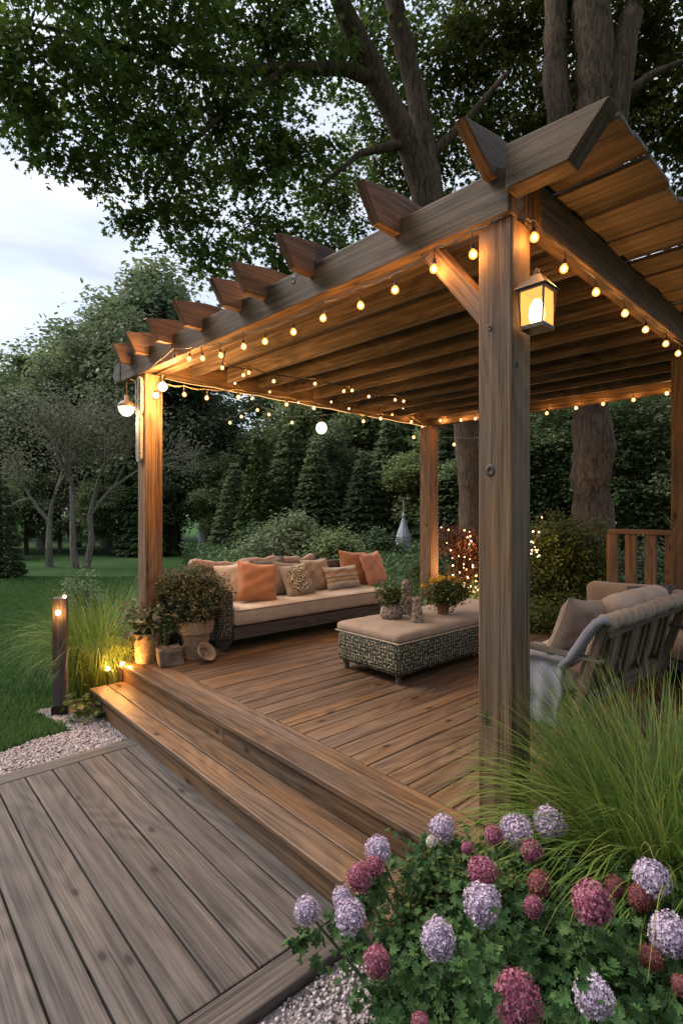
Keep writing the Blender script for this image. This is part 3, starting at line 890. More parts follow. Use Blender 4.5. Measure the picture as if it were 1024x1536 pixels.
def platform_thing():
    ox, oy = -1.7, 1.55
    t = thing('lower_platform', W(ox, oy), TD, 'lower weathered grey brown plank platform below the steps', 'platform')
    m = MB()
    x = 1.425 - .159 * 20
    while x < 1.5:
        m.box(x - ox + .004, x + .159 - ox - .004, .138, 2.352, -.345, -.30 + random.uniform(-.0015, .0015), axis='y')
        x += .159
    m.build('decking', M_plat, t, bevel=.005)
    m = MB()
    m.box(0, 3.28, 0, .132, -.348, -.2995); m.box(0, 3.28, 2.358, 2.495, -.348, -.2995)
    m.build('border', M_plat, t, bevel=.006)
platform_thing()

# ------------------------------------------------------------------ pergola
ZB, ZT = 2.70, 2.91
pergola = thing('pergola', P0, TP, 'large rustic wooden pergola with plank roof and pointed rafter tails', 'pergola')
def post(x, y, s, ztop=ZB, z0=0.0, mat=None):
    m = MB(); m.box(x, x + s, y, y + s, z0, ztop, axis='z')
    m.build('post', mat or M_post, pergola, bevel=.010)
post(0, 0, .17, ZB); post(0, 3.70, .17, ZB, mat=M_warmlit); post(4.40, 3.70, .20, ZB, mat=M_warmlit); post(3.02, 0, .17, ZB); post(4.40, 0, .17, ZB)
m = MB()
m.box(-.025, .055, .0, 4.22, ZB, ZT, axis='y')
fb = m.build('front_beam', M_beam, pergola, bevel=.009)
# the near end of the front beam: a separate tail with a slanted end, a little higher and proud
m = MB()
Q = Matrix.Rotation(R(-90), 4, 'Z')       # local x -> -y
m.prism([(.002, 2.775), (.27, 2.775), (.43, 2.945), (.002, 2.972)], Q, -.065, .035)
m.build('beam_tail', M_beam, pergola, bevel=.007)
m = MB(); m.box(.12, .17 + .035, .0, 4.22, ZB + .005, ZT - .01, axis='y'); m.build('front_beam', M_beam, pergola, bevel=.008)
m = MB(); m.prism([(4.225, 2.70), (4.36, 2.72), (4.42, 2.79), (4.36, 2.895), (4.225, 2.905)], Matrix.Rotation(R(90), 4, 'Z'), -.10, .03); m.build('beam_cap', M_bollard, pergola, bevel=.01)
m = MB(); m.box(.21, 4.9, -.03, .06, ZB, ZT); m.build('side_beam', M_beam, pergola, bevel=.009)
m = MB(); m.box(.21, 4.9, 3.74, 3.84, ZB, ZT); m.build('side_beam', M_beam, pergola, bevel=.009)
m = MB(); m.box(4.42, 4.53, -.5, 3.735, ZB, ZT - .004, axis='y'); m.build('back_beam', M_beam, pergola, bevel=.009)
m = MB()
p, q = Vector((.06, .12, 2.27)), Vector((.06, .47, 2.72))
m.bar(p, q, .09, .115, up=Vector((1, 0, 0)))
m.build('brace', M_warmlit, pergola, bevel=.006)
# roof planks, lapped
m = MB()
x = .215
k = 0
while x < 4.72:
    wd = random.uniform(.13, .19)
    dz = .0 if k % 2 else .018
    y0 = -.425 + random.uniform(-.006, .006)
    tl = random.uniform(-.006, .012)
    M2 = Matrix.Translation((x, 0, ZT + .004 + dz)) @ Matrix.Rotation(tl / wd, 4, 'Y')
    m.box(0, wd, y0, 4.05 + random.uniform(-.03, .03), 0, .024, M=M2, axis='y')
    x += wd - (.008 if k % 2 else -.004)
    k += 1
m.box(.040, .122, -.428, .048, ZT + .004, ZT + .028, axis='y'); m.box(.128, .210, -.424, .048, ZT + .006, ZT + .030, axis='y')
m.build('roof_planks', M_roof, pergola, bevel=.003)
# knots standing out of the old timber
def knot(p, n, r):
    k = MB(); k.lathe([(.0004, .001), (r * .4, .0015), (r * .55, .004), (r * .8, .0035), (r * 1.15, -.001)], sides=16)
    o = k.build('knot', M_knot, pergola, smooth=True)
    Mi = Matrix.Translation(P0) @ Matrix.Rotation(TP, 4, 'Z')
    o.matrix_local = Mi.inverted() @ (Matrix.Translation(p) @ n.to_track_quat('Z', 'Y').to_matrix().to_4x4() @ Matrix.Diagonal((1, 1.25, 1, 1)))
M_knot = plain('knot_wood', (.035, .020, .012), .6, 0, .5, 80, .5)
for (u, v, r) in ((735, 706, .022), (734, 492, .012)): knot(ray_plane(u, v, PW(0, 0), PB), -PB, r)
for (u, v, r, yy) in ((775, 547, .010, 0), (892, 378, .020, -.03), (980, 470, .014, -.03)): knot(ray_plane(u, v, PW(0, yy), PA), -PA, r)
for (u, v, r) in ((440, 420, .022),): knot(ray_plane(u, v, PW(-.025, 0), PB), -PB, r)
xj = .52
while xj < 4.35:
    m = MB(); m.box(xj - .022, xj + .022, .065, 3.735, ZT - .145 + random.uniform(-.012, .008), ZT + .001, axis='y')
    m.build('joist', M_roof, pergola, bevel=.004)
    xj += .40
m = MB()
for xx in (.215, 1.3, 2.4, 3.5): pass
# rafters with pointed tails
for i, y in enumerate([.08, .63, 1.30, 1.78, 2.08, 2.62, 3.12, 3.58, 3.98]):
    h = .125 if i else .15
    ln = (.33, .31, .29, .29, .27, .27, .25, .24, .2)[i]
    m = MB()
    z0 = ZT + .002
    M2 = Matrix.Translation((0, y, z0))
    if i == 0: pl = [(-.07, -.045), (-.028, -.045), (-.028, 0), (.205, 0), (.205, .062), (4.8, .062), (4.8, h), (.0, h), (-.29, h - .055)]
    else: pl = [(-.62 * ln, -.085), (-.028, -.085), (-.028, 0), (.205, 0), (.205, .062), (4.8, .062), (4.8, h), (.0, h), (-ln, h - .045)]
    m.prism(pl, M2, -.027, .027)
    m.build('rafter', M_tail if i != 3 else M_beam, pergola, bevel=.004)

# ------------------------------------------------------------------ lights: strings, lantern, lamps
BULBCOL = (1.0, .43, .105)
def bulb_light(p, e, parent, r=.02, col=BULBCOL):
    l = bpy.data.lights.new('bulb_light', 'POINT'); l.energy = e; l.color = col; l.shadow_soft_size = r
    o = bpy.data.objects.new('bulb_light', l); COL.objects.link(o); o.parent = parent; o.location = p
    return o

_bm = {}
def bulb_part(p, r, t, mg=M_bulbg, mc=M_bulb):
    """bulb hanging below point p (top of socket), part of string t (t at origin)"""
    key = (round(r, 4), mg.name)
    if key not in _bm:
        s = MB(); s.lathe([(.001, 0), (r * .42, 0), (r * .45, -r * 1.1), (r * .3, -r * 1.2)], sides=8)
        so = s.build('socket', M_dark); g = MB()
        g.lathe([(r * .35, -r * 1.1), (r * .8, -r * 1.6), (r, -r * 2.2), (r * .85, -r * 2.8), (r * .4, -r * 3.15), (.0005, -r * 3.2)], sides=12)
        go = g.build('bulb', mg, smooth=True)
        c = MB(); c.lathe([(.0005, -r * 1.5), (r * .42, -r * 1.9), (r * .5, -r * 2.3), (r * .3, -r * 2.7), (.0005, -r * 2.8)], sides=8)
        co = c.build('filament', mc, smooth=True)
        for x in (so, go, co): COL.objects.unlink(x)
        _bm[key] = (go.data, so.data, co.data)
        for x in (so, go, co): bpy.data.objects.remove(x)
    gd, sd, cd = _bm[key]
    g = bpy.data.objects.new('bulb', gd); COL.objects.link(g); g.parent = t; g.location = p
    g.rotation_euler = (random.uniform(-.15, .15), random.uniform(-.15, .15), 0)
    for nm, dd in (('socket', sd), ('filament', cd)):
        o = bpy.data.objects.new(nm, dd); COL.objects.link(o); o.parent = g
    return g

def light_string(label, group, pts, plane_p, plane_n, r, energy, wire=M_wire, drop=.035, ends=None, every=1, sag=.012, depths=None, wr=.004):
    t = thing('string_lights', (0, 0, 0), 0, label, 'string lights', group)
    P = []
    for i, (u, v) in enumerate(pts):
        if depths is not None:
            c = px(u, v, depths[i] if hasattr(depths, '__len__') else depths)
        else:
            c = ray_plane(u, v, plane_p, plane_n)
        P.append(c)
    path = []
    for i, c in enumerate(P):
        top = c + Vector((0, 0, r * 2.2 + drop * random.uniform(.7, 1.3)))
        bulb_part(c + Vector((0, 0, r * 2.2)), r, t)
        m = MB(); m.tube([c + Vector((0, 0, r * 2.2)), top], .003, 5); m.build('drop_wire', wire, t)
        path.append(top)
        if energy and i % every == 0: bulb_light(c, energy, t)
    if ends: path = [Vector(ends[0])] + path + [Vector(ends[1])]
    full = []
    for i in range(len(path) - 1):
        a, b = path[i], path[i + 1]
        n = 6
        for k in range(n):
            f = k / n
            q = a.lerp(b, f); q.z -= sag * 4 * f * (1 - f)
            full.append(q)
    full.append(path[-1])
    m = MB(); m.tube(full, wr, 6); m.build('wire', wire, t, smooth=True)
    # a second strand loosely twisted round the first
    tw = [q + Vector((0, 0, 1)) * (.007 * math.sin(i * 1.3)) + PB * (.007 * math.cos(i * 1.3)) for i, q in enumerate(full)]
    m = MB(); m.tube(tw, wr * .6, 5); m.build('wire', wire, t, smooth=True)
    return t

nB, nA = PB, PA
G = 'warm bulb string lights on the pergola'
front = [(708, 382), (651, 404), (593, 436), (539, 458), (486, 477), (440, 498), (398, 512), (365, 520), (330, 533), (303, 538), (285, 539), (262, 541)]
light_string('warm string of bulbs hanging under the long front beam', G, front, PW(-.045, 0), nB, .021, 4.6, drop=.05, ends=(PW(-.05, .02, 2.68), PW(-.03, 3.72, 2.69)))
right = [(800, 357), (847, 403), (893, 438), (936, 470), (968, 495), (999, 516), (1017, 530)]
light_string('warm string of bulbs running from lantern post along the side beam', G, right, PW(0, -.05), nA, .021, 4.6, drop=.04, ends=(PW(.02, -.05, 2.68), PW(3.3, -.05, 2.66)))
leftb = [(276, 592), (311, 597), (357, 596), (430, 607), (470, 612), (545, 632), (571, 628), (617, 633)]
light_string('warm string of bulbs below the far side beam behind the sofa', G, leftb, PW(0, 3.62), nA, .022, 6.0, wire=M_wirel, drop=.03, ends=(PW(.18, 3.66, 2.62), PW(4.36, 3.66, 2.66)), wr=.005)
inner = [(334, 552), (366, 563), (373, 559), (410, 572), (473, 576), (516, 587), (528, 586), (553, 595), (592, 600), (605, 602)]
light_string('second string of amber bulbs strung across below the roof joists', G, inner, PW(0, 2.55), nA, .016, 2.5, drop=.02, every=2, ends=(PW(.15, 2.55, 2.72), PW(4.4, 2.55, 2.74)))
back = [(661, 631), (691, 630), (712, 628), (820, 620), (863, 612), (903, 606), (949, 600), (999, 590)]
light_string('string of small bulbs under the back beam behind the ottoman', G, back, PW(4.36, 0), nB, .022, 5, drop=.03, ends=(PW(4.36, 3.66, 2.66), PW(4.36, .3, 2.66)))
over = [(774, 652)]
far = [(345, 634), (362, 625), (386, 615), (403, 622), (438, 634), (544, 622), (620, 656), (681, 667)]
light_string('loose garland of bulbs hanging in the trees beyond the far beam', G, far, None, None, .032, 0, wire=M_wirel, depths=10.5, drop=.06, ends=(px(330, 628, 10.5), px(745, 650, 10.5)), sag=.05, wr=.003)
# small bulbs stuck on top of the beam beside the rafters
tp = thing('string_lights', (0, 0, 0), 0, 'row of small bulbs lying on top of the front beam between rafter tails', 'string lights', G)
for y in (.12, 1.55, 1.92, 2.35, 2.9, 3.4):
    p = PW(.085, y, 3.03 if y < .2 else 2.97)
    bulb_part(p, .015, tp); bulb_light(p - Vector((0, 0, .03)), 1.6, tp)
m = MB(); m.tube([PW(.085, .08, 3.0)] + [PW(.085, .2 + .4 * k, 2.975 + .01 * (k % 2)) for k in range(9)], .004, 6); m.build('wire', M_wire, tp)

def rope_light():
    t = thing('rope_light', (0, 0, 0), 0, 'thin glowing rope light along the lower edge of the far side beam', 'rope light', G)
    pts = [PW(.2 + 4.1 * k / 30, 3.715, 2.685 - .012 * abs(math.sin(k * .8))) for k in range(31)]
    m = MB(); m.tube(pts, .0035, 6); m.build('tube', emit('rope_glow', (1.0, .52, .18), .9), t, smooth=True)
rope_light()
more = [(352, 575), (378, 598), (404, 588), (424, 566), (447, 604), (497, 603), (523, 613), (556, 607), (588, 622), (604, 612), (633, 640)]
light_string('tangled string of small bulbs looping near the far side beam', G, more, PW(0, 3.60), nA, .014, 0, drop=.015, ends=(PW(.9, 3.6, 2.66), PW(4.36, 3.6, 2.64)), wr=.003)

def lantern():
    t = thing('lantern', PW(.070, -.078, 2.20), TP, 'bronze framed glowing lantern mounted on the near post', 'lantern')
    w = .062; wt = .070
    m = MB()
    for sx in (-1, 1):
        for sy in (-1, 1): m.bar((sx * w * .92, sy * w * .92, .0), (sx * wt, sy * wt, .19), .008, .008)
    for z, ww in ((.0, w * .95), (.186, wt)):
        for s in (-1, 1):
            m.box(-ww - .004, ww + .004, s * ww - .005, s * ww + .005, z - .006, z + .008)
            m.box(s * ww - .005, s * ww + .005, -ww + .006, ww - .006, z - .0055, z + .0075)
    m.box(-w, w, -w, w, -.014, -.007)
    m.build('frame', M_brass, t, bevel=.001)
    m = MB()
    a, b = wt + .016, .03
    vs = [(-a, -a, .195), (a, -a, .195), (a, a, .195), (-a, a, .195), (-b, -b, .265), (b, -b, .265), (b, b, .265), (-b, b, .265)]
    m.add(vs, [[0, 1, 5, 4], [1, 2, 6, 5], [2, 3, 7, 6], [3, 0, 4, 7], [4, 5, 6, 7], [3, 2, 1, 0]], [[(0, 0), (.1, 0), (.1, .1), (0, .1)]] * 6)
    m.build('roof', M_brass, t, bevel=.002)
    m = MB(); m.lathe([(.02, .265), (.022, .28), (.010, .288), (.012, .30), (.001, .31)], sides=12)
    m.build('finial', M_brass, t, smooth=True)
    for s, ax in ((-1, 0), (1, 0), (-1, 1), (1, 1)):
        q = MB()
        if ax == 0: q.box(-w * .9, w * .9, s * .0605 - .001, s * .0605 + .001, .006, .182, axis='z')
        else: q.box(s * .0605 - .001, s * .0605 + .001, -w * .9, w * .9, .006, .182, axis='z')
        q.build('pane', M_lampglass, t)
    m = MB(); m.lathe([(.002, .01), (.030, .015), (.040, .06), (.036, .11), (.016, .145), (.001, .15)], sides=14)
    m.build('bulb', M_lampcore, t, smooth=True)
    m = MB(); m.box(-.012, .012, .06, .086, .20, .235); m.bar((0, .082, .22), (0, .03, .27), .01, .01); m.build('bracket', M_brass, t)
    bulb_light(Vector((0, 0, .09)), 28, t, .03, (1.0, .52, .18))
    t.scale = (.84, .84, .84)
lantern()

def post_lamp():
    c = px(190, 611, 4.98)
    t = thing('hanging_lamp', (c.x, c.y, c.z), 0, 'round glowing lamp hung from a hook beside the far front post', 'lamp')
    m = MB(); m.lathe([(.0005, -.085), (.035, -.075), (.062, -.045), (.075, 0), (.074, .018)], sides=20); m.build('globe', M_white_bulb, t, smooth=True)
    m = MB(); m.lathe([(.078, .0), (.078, .022), (.05, .052), (.02, .065), (.018, .11), (.001, .112)], sides=20); m.build('cap', M_brass, t, smooth=True)
    e = PW(-.002, 3.82, 2.64) - c
    m = MB(); m.tube([(0, 0, .11), (0, 0, .22), (e.x * .3, e.y * .3, .27), (e.x, e.y, .25)], .006, 8); m.build('hook', M_dark, t)
    bulb_light(Vector((0, 0, -.12)), 2.5, t, .06, (1, .72, .45))
post_lamp()
def clip_bulbs():
    for (u, v, r, lab) in ((244, 580, .045, 'large bright clip lamp on the inner side of the far front post'), (234, 593, .03, 'smaller clip lamp just below the large one on the post')):
        c = ray_plane(u, v, PW(0, 3.60), nA) if u > 240 else ray_plane(u, v, PW(0, 3.66), nA)
        t = thing('clip_lamp', c, 0, lab, 'lamp')
        m = sphere_mb((0, 0, 0), r); m.build('globe', M_white_bulb, t, smooth=True)
        m = MB(); m.lathe([(r * .5, r * .8), (r * .55, r * 1.3), (.003, r * 1.6)], sides=12)
        m.build('cap', M_dark, t)
        m = MB(); m.tube([(0, 0, r * 1.4), (-.01, .03, r * 1.4 + .06), (-.02, .08, r * 1.4 + .05)], .004, 6); m.build('wire', M_wirel, t)
        bulb_light(Vector((0.10, -.26, -.05)), 30 if r > .04 else 14, t, .04, (1, .50, .16))
clip_bulbs()
def globe():
    c = px(482, 642, 6.35)
    t = thing('globe_lamp', c, 0, 'white globe lamp hanging on a cord from the far side beam', 'lamp')
    m = sphere_mb((0, 0, 0), .065, 16, 1.1); m.build('globe', M_white_bulb, t, smooth=True)
    m = MB(); m.lathe([(.02, .066), (.02, .10), (.002, .105)], sides=12); m.build('cap', M_dark, t)
    m = MB(); m.tube([(0, 0, .10), (0, 0, 2.72 - c.z)], .003, 6); m.build('cord', M_wire, t)
    bulb_light(Vector((0, 0, -.1)), 3, t, .06, (1, .8, .6))
globe()
def plaque():
    c = PW(-.022, 3.785, 1.86)
    t = thing('wall_plaque', c, TP, 'weathered carved wooden plaque with slots on the far front post', 'plaque')
    m = MB()
    def ring(z0, z1, w, rad):
        pts = []
        for k in range(9): a = math.pi * k / 8; pts.append((0, math.cos(a) * w, z1 + math.sin(a) * w))
        for k in range(9): a = math.pi + math.pi * k / 8; pts.append((0, math.cos(a) * w, z0 + math.sin(a) * w))
        pts.append(pts[0]); m.tube(pts, rad, 6, cap=False)
    ring(.06, .42, .045, .013); ring(.50, .75, .055, .015)
    m.box(-.012, .006, -.012, .012, .02, .80, axis='z'); m.box(-.010, .006, -.045, .045, .44, .50, axis='z')
    m.build('carving', M_plaque, t, smooth=False)
plaque()

# ------------------------------------------------------------------ furniture
def leaves_pot(t, cx, cy, z0, rx, ry, h, n, size, mat, name='foliage', seed=1, tm=None, blobs=None):
    rs = np.random.default_rng(seed)
    blobs = blobs or [(cx, cy, z0 + h * .5, rx, ry, h * .5)]
    P, N, rn = clumps(blobs, max(6, n // 14), 14, size * 1.3, rs, 2.0, .8)
    return scatter(name, P, N, size * (.6 + .8 * rs.random(len(P))), tm or T_leaf(), mat, t, rn, rs=rs)

def sofa():
    t = thing('outdoor_sofa', W(2.62, 4.70), TD, 'cream cushioned outdoor sofa with dark wicker arm at the deck edge', 'sofa')
    L, D = 2.46, .80
    m = MB(); m.box(.172, L, .0, .03, .115, .235); m.box(.0, L, D - .03, D, .12, .235); m.box(L - .03, L, .031, D - .031, .12, .235, axis='y'); m.box(.18, L - .04, .035, D - .035, .15, .22)
    m.build('frame', M_sofaw, t, bevel=.004)
    for x, y in ((.10, .09), (L - .12, .09), (.10, D - .1), (L - .12, D - .1)):
        m = MB(); a, b = .075, .022
        vs = [(x - b, y - b, 0), (x + b, y - b, 0), (x + b, y + b, 0), (x - b, y + b, 0), (x - a, y - a, .115), (x + a, y - a, .115), (x + a, y + a, .115), (x - a, y + a, .115)]
        m.add(vs, [[0, 1, 5, 4], [1, 2, 6, 5], [2, 3, 7, 6], [3, 0, 4, 7], [3, 2, 1, 0], [4, 5, 6, 7]], [[(0, 0), (.1, 0), (.1, .1), (0, .1)]] * 6)
        m.build('leg', M_sofaw, t, bevel=.003)
    M2 = Matrix.Translation((.085, D / 2, .112))
    rbox(.17, D, .50, .035, 14, M=M2).build('armrest', M_wick, t, smooth=True)
    M2 = Matrix.Translation((.17 + (L - .17) / 2, D - .07, .24))
    rbox(L - .17, .13, .52, .04, 24, M=M2).build('backrest', M_wick, t, smooth=True)
    M2 = Matrix.Translation((.17 + (L - .20) / 2, .31, .237))
    rbox(L - .20, .64, .185, .045, 34, bulge=.015, noise=.0025, seed=3, M=M2).build('seat_cushion', M_cush, t, smooth=True)
    for z in (.262, .400):
        m = MB(); m.tube([(.19, .30, z), (.185, .02, z), (.21, -.009, z), (1.3, -.012, z + .006), (L - .06, -.009, z), (L - .03, .02, z), (L - .028, .5, z)], .006, 6); m.build('piping', M_tan, t, smooth=True)
    return t
sofa()
def throw_roll():
    t = thing('throw_blanket', W(2.66, 5.42, .76), TD, 'dusky pink woven blanket laid along the top of the sofa back', 'blanket')
    pts = []; rr = []
    n = 46
    for i in range(n + 1):
        x = i / n * 1.75
        pts.append((x, .02 * math.sin(5 * x), .035 + .018 * math.sin(7 * x + 1) + .01 * math.sin(19 * x)))
        rr.append((.055 + .010 * math.sin(11 * x) + .007 * math.sin(31 * x)) * (0.6 if i in (0, n) else 1))
    m = MB(); m.tube(pts, rr, 14); m.build('cloth', M_rose, t, smooth=True)
throw_roll()

def pillow(u, a, w, h, t_, mat, label, yaw=0, roll=0, lean=18, seed=0, z0=.425, face=-1):
    b = b_of(u, a)
    zc = z0 + h / 2 * math.cos(R(lean)) * .97
    o = thing('throw_pillow', W(b, a, zc), TD + R(yaw), label, 'pillow')
    o.rotation_euler = Euler((R(-lean) if face < 0 else R(lean), R(roll), TD + R(yaw)), 'XYZ')
    p = pillow_mb(w, h, t_, seed).build('cover', mat, o, smooth=True)
    return o
pillow(353, 5.16, 0.42, 0.44, .10, M_white, 'off white pillow peeking out behind the big orange pillow', yaw=-10, seed=1, roll=-6)
pillow(386, 4.97, 0.47, 0.46, .15, M_orange, 'burnt orange square pillow leaning at the wicker arm end', yaw=-14, roll=8, lean=22, seed=2)
pillow(409, 5.22, 0.46, 0.46, .13, M_darkf, 'dark woven pillow half hidden behind the swirl print pillow', roll=-6, seed=3)
pillow(446, 4.99, 0.40, 0.40, .15, M_swirl, 'grey square pillow with pale swirling print', roll=-5, seed=4, lean=22)
pillow(431, 5.14, 0.40, 0.41, .13, M_tan, 'tan pillow behind the upper edge of the swirl pillow', roll=8, seed=5)
pillow(474, 5.16, 0.44, 0.42, .14, M_cush2, 'plain beige pillow between the swirl and banded pillows', seed=6)
pillow(513, 5.04, 0.57, 0.31, .14, M_stripe, 'long lumbar pillow with rust and grey banded print', seed=7, lean=20)
pillow(532, 5.24, 0.53, 0.48, .14, M_orange, 'peach orange pillow standing behind the banded lumbar pillow', roll=6, seed=8)
pillow(560, 5.12, 0.44, 0.46, .15, M_peach, 'peach pink pillow at the open end of the sofa', yaw=10, roll=-3, seed=9)

def ottoman():
    t = thing('ottoman_table', W(3.19, 2.86), TD, 'long low ottoman table with patterned wicker sides and padded tan top', 'ottoman')
    L, D = 1.98, .74
    M2 = Matrix.Translation((L / 2, D / 2, .075))
    rbox(L, D, .265, .03, 24, M=M2).build('body', M_wick2, t, smooth=True)
    M2 = Matrix.Translation((L / 2, D / 2, .338))
    rbox(L + .015, D + .015, .085, .036, 34, bulge=.012, noise=.0018, seed=5, M=M2).build('top_cushion', M_cush2, t, smooth=True)
    m = MB()
    zz = .345
    c = [(-.01, -.01), (L + .01, -.01), (L + .01, D + .01), (-.01, D + .01), (-.01, -.01)]
    m.tube([(x, y, zz) for x, y in c], .006, 6); m.build('piping', M_cush, t)
    for x, y in ((.06, .06), (L - .06, .06), (.06, D - .06), (L - .06, D - .06)):
        m = MB(); m.lathe([(.018, 0), (.026, .03), (.022, .05), (.04, .078)], (x, y, 0), 10); m.build('leg', M_sofaw, t, smooth=True)
ottoman()
ZO = .432
def on_table(u, v):
    p = floor_px(u, v, ZO); return Vector((p.x, p.y, ZO))
def table_things():
    t = thing('stone_vase', on_table(587, 927), 0, 'squat carved stone vase holding leafy sprigs', 'vase')
    m = MB(); m.lathe([(.075, 0), (.098, .01), (.105, .06), (.095, .10), (.07, .125), (.075, .135), (.05, .13), (.045, .09)], sides=26); m.build('vase', M_stone, t, smooth=True)
    leaves_pot(t, 0, 0, .10, .10, .10, .20, 520, .034, M_bushy, 'foliage', 11)
    rs = np.random.default_rng(5); P = rs.normal(size=(26, 3)) * np.array([.06, .06, .05]) + np.array([0, 0, .24])
    scatter('blossom', P, rs.normal(size=P.shape), .022, T_floret(), M_whitef, t, rs=rs)
    t = thing('tall_vase', on_table(609, 921), 0, 'tall rough stone bottle vase with domed top', 'vase')
    m = MB(); m.lathe([(.06, 0), (.065, .03), (.060, .10), (.05, .15), (.045, .20), (.046, .27), (.042, .30), (.025, .325), (.001, .33)], sides=20); m.build('body', M_stone, t, smooth=True)
    t = thing('stone_jug', on_table(625, 933), 0, 'small rough pink stone jug with a looped handle', 'jug')
    m = MB(); m.lathe([(.055, 0), (.06, .04), (.052, .08), (.04, .13), (.044, .20), (.048, .215), (.038, .21), (.034, .12)], sides=20); m.build('body', M_stone, t, smooth=True)
    m = MB(); m.tube([(-.04 + .0, 0, .20), (-.075, 0, .215), (-.10, 0, .18), (-.10, 0, .12), (-.075, 0, .07), (-.05, 0, .05)], .009, 8); m.build('handle', M_stone, t, smooth=True)
    t = thing('potted_flowers', on_table(664, 921), 0, 'terracotta pot of yellow flowers with small white blossoms', 'potted plant')
    m = MB(); m.lathe([(.048, 0), (.064, .085), (.068, .09), (.070, .112), (.060, .112), (.055, .09)], sides=24); m.build('pot', M_terra, t, smooth=True)
    leaves_pot(t, .03, 0, .08, .19, .19, .25, 2600, .030, M_bushy, 'foliage', 12)
    rs = np.random.default_rng(8)
    P = rs.normal(size=(90, 3)) * np.array([.10, .10, .07]) + np.array([.03, -.03, .20]); scatter('white_blossom', P, rs.normal(size=P.shape) + np.array([0, -1, .5]), .020, T_floret(), M_whitef, t, rs=rs)
    for i in range(14):
        c = np.array([rs.uniform(-.13, .10), rs.uniform(-.10, .08), rs.uniform(.29, .345)])
        if i == 0: c = np.array([-.19, -.03, .27])
        k = 40
        d = rs.normal(size=(k, 3)); d /= np.linalg.norm(d, axis=1, keepdims=True); d[:, 2] = np.abs(d[:, 2])
        scatter('yellow_flower', c + d * .022, d, .022, T_leaf(), M_yellow, t, rs=rs)
table_things()

def bench():
    t = thing('slatted_bench', W(3.0, 1.20), TD, 'wooden lounge bench with slatted back seen from behind near the grasses', 'bench')
    L = 1.46
    def bk(z): return .16 - (z - .28) * .30      # y of the leaning back at height z
    for x in (0, L - .06):
        m = MB(); m.bar((x + .03, bk(.24), .24), (x + .03, bk(.80), .80), .06, .05, up=Vector((0, 1, 0))); m.bar((x + .03, .22, .30), (x + .03, .12, .0), .055, .05, up=Vector((0, 1, 0)))
        m.build('leg', M_bench, t, bevel=.005)
        m = MB(); m.bar((x + .03, .64, .57), (x + .03, .60, .0), .055, .05, up=Vector((0, 1, 0))); m.build('leg', M_bench, t, bevel=.005)
        m = MB(); m.bar((x + .03, .02, .575), (x + .03, .70, .595), .065, .025); m.build('armrest', M_sofaw, t, bevel=.006)
    m = MB(); m.box(.065, L - .065, bk(.30) - .035, bk(.30) + .02, .265, .365); m.build('back_rail', M_bench, t, bevel=.006)
    m = MB(); m.box(.065, L - .065, bk(.74) - .02, bk(.74) + .02, .70, .775); m.build('top_rail', M_bench, t, bevel=.006)
    for x in (.16, .48, .80, 1.12):
        m = MB(); m.bar((x + .10, bk(.36) - .01, .36), (x, bk(.70) - .01, .705), .085, .022, up=Vector((0, 1, 0))); m.build('back_slat', M_bench, t, bevel=.004)
    m = MB(); m.box(.0, L, .20, .66, .30, .345); m.build('seat_frame', M_bench, t, bevel=.005)
    # padded roll wound over the top rail
    pts = []; rr = []
    n = 60
    for i in range(n + 1):
        x = .01 + (L - .02) * i / n
        pts.append((x, bk(.78), .785 + .004 * math.sin(9 * x))); rr.append((.046 + .006 * math.sin(x * 60) + .004 * math.sin(x * 23 + 1)) * (.75 if i in (0, n) else 1))
    m = MB(); m.tube(pts, rr, 14); m.build('padded_roll', M_roll, t, smooth=True)
    # quilted back panel between slats and cushion
    M2 = Matrix.Translation((L / 2, bk(.36) + .055, .36)) @ Matrix.Rotation(R(17), 4, 'X')
    rbox(L - .14, .05, .40, .02, 16, M=M2).build('back_panel', M_quilt, t, smooth=True)
    M2 = Matrix.Translation((L / 2, .44, .345))
    rbox(L - .10, .48, .14, .05, 26, bulge=.02, noise=.003, seed=8, M=M2).build('seat_cushion', M_cush, t, smooth=True)
    M2 = Matrix.Translation((L / 2 + .20, .245, .45)) @ Matrix.Rotation(R(14), 4, 'X')
    rbox(L - .50, .15, .42, .06, 24, bulge=.015, noise=.005, seed=9, M=M2).build('back_cushion', M_cush2, t, smooth=True)
bench()
o = thing('throw_pillow', W(3.36, 1.50, .68), 0, 'tan pillow upright at the armrest end of the slatted bench', 'pillow')
o.rotation_euler = Euler((R(20), R(6), TD + R(-14)), 'XYZ')
pillow_mb(.40, .40, .15, 21).build('cover', M_tan, o, smooth=True)

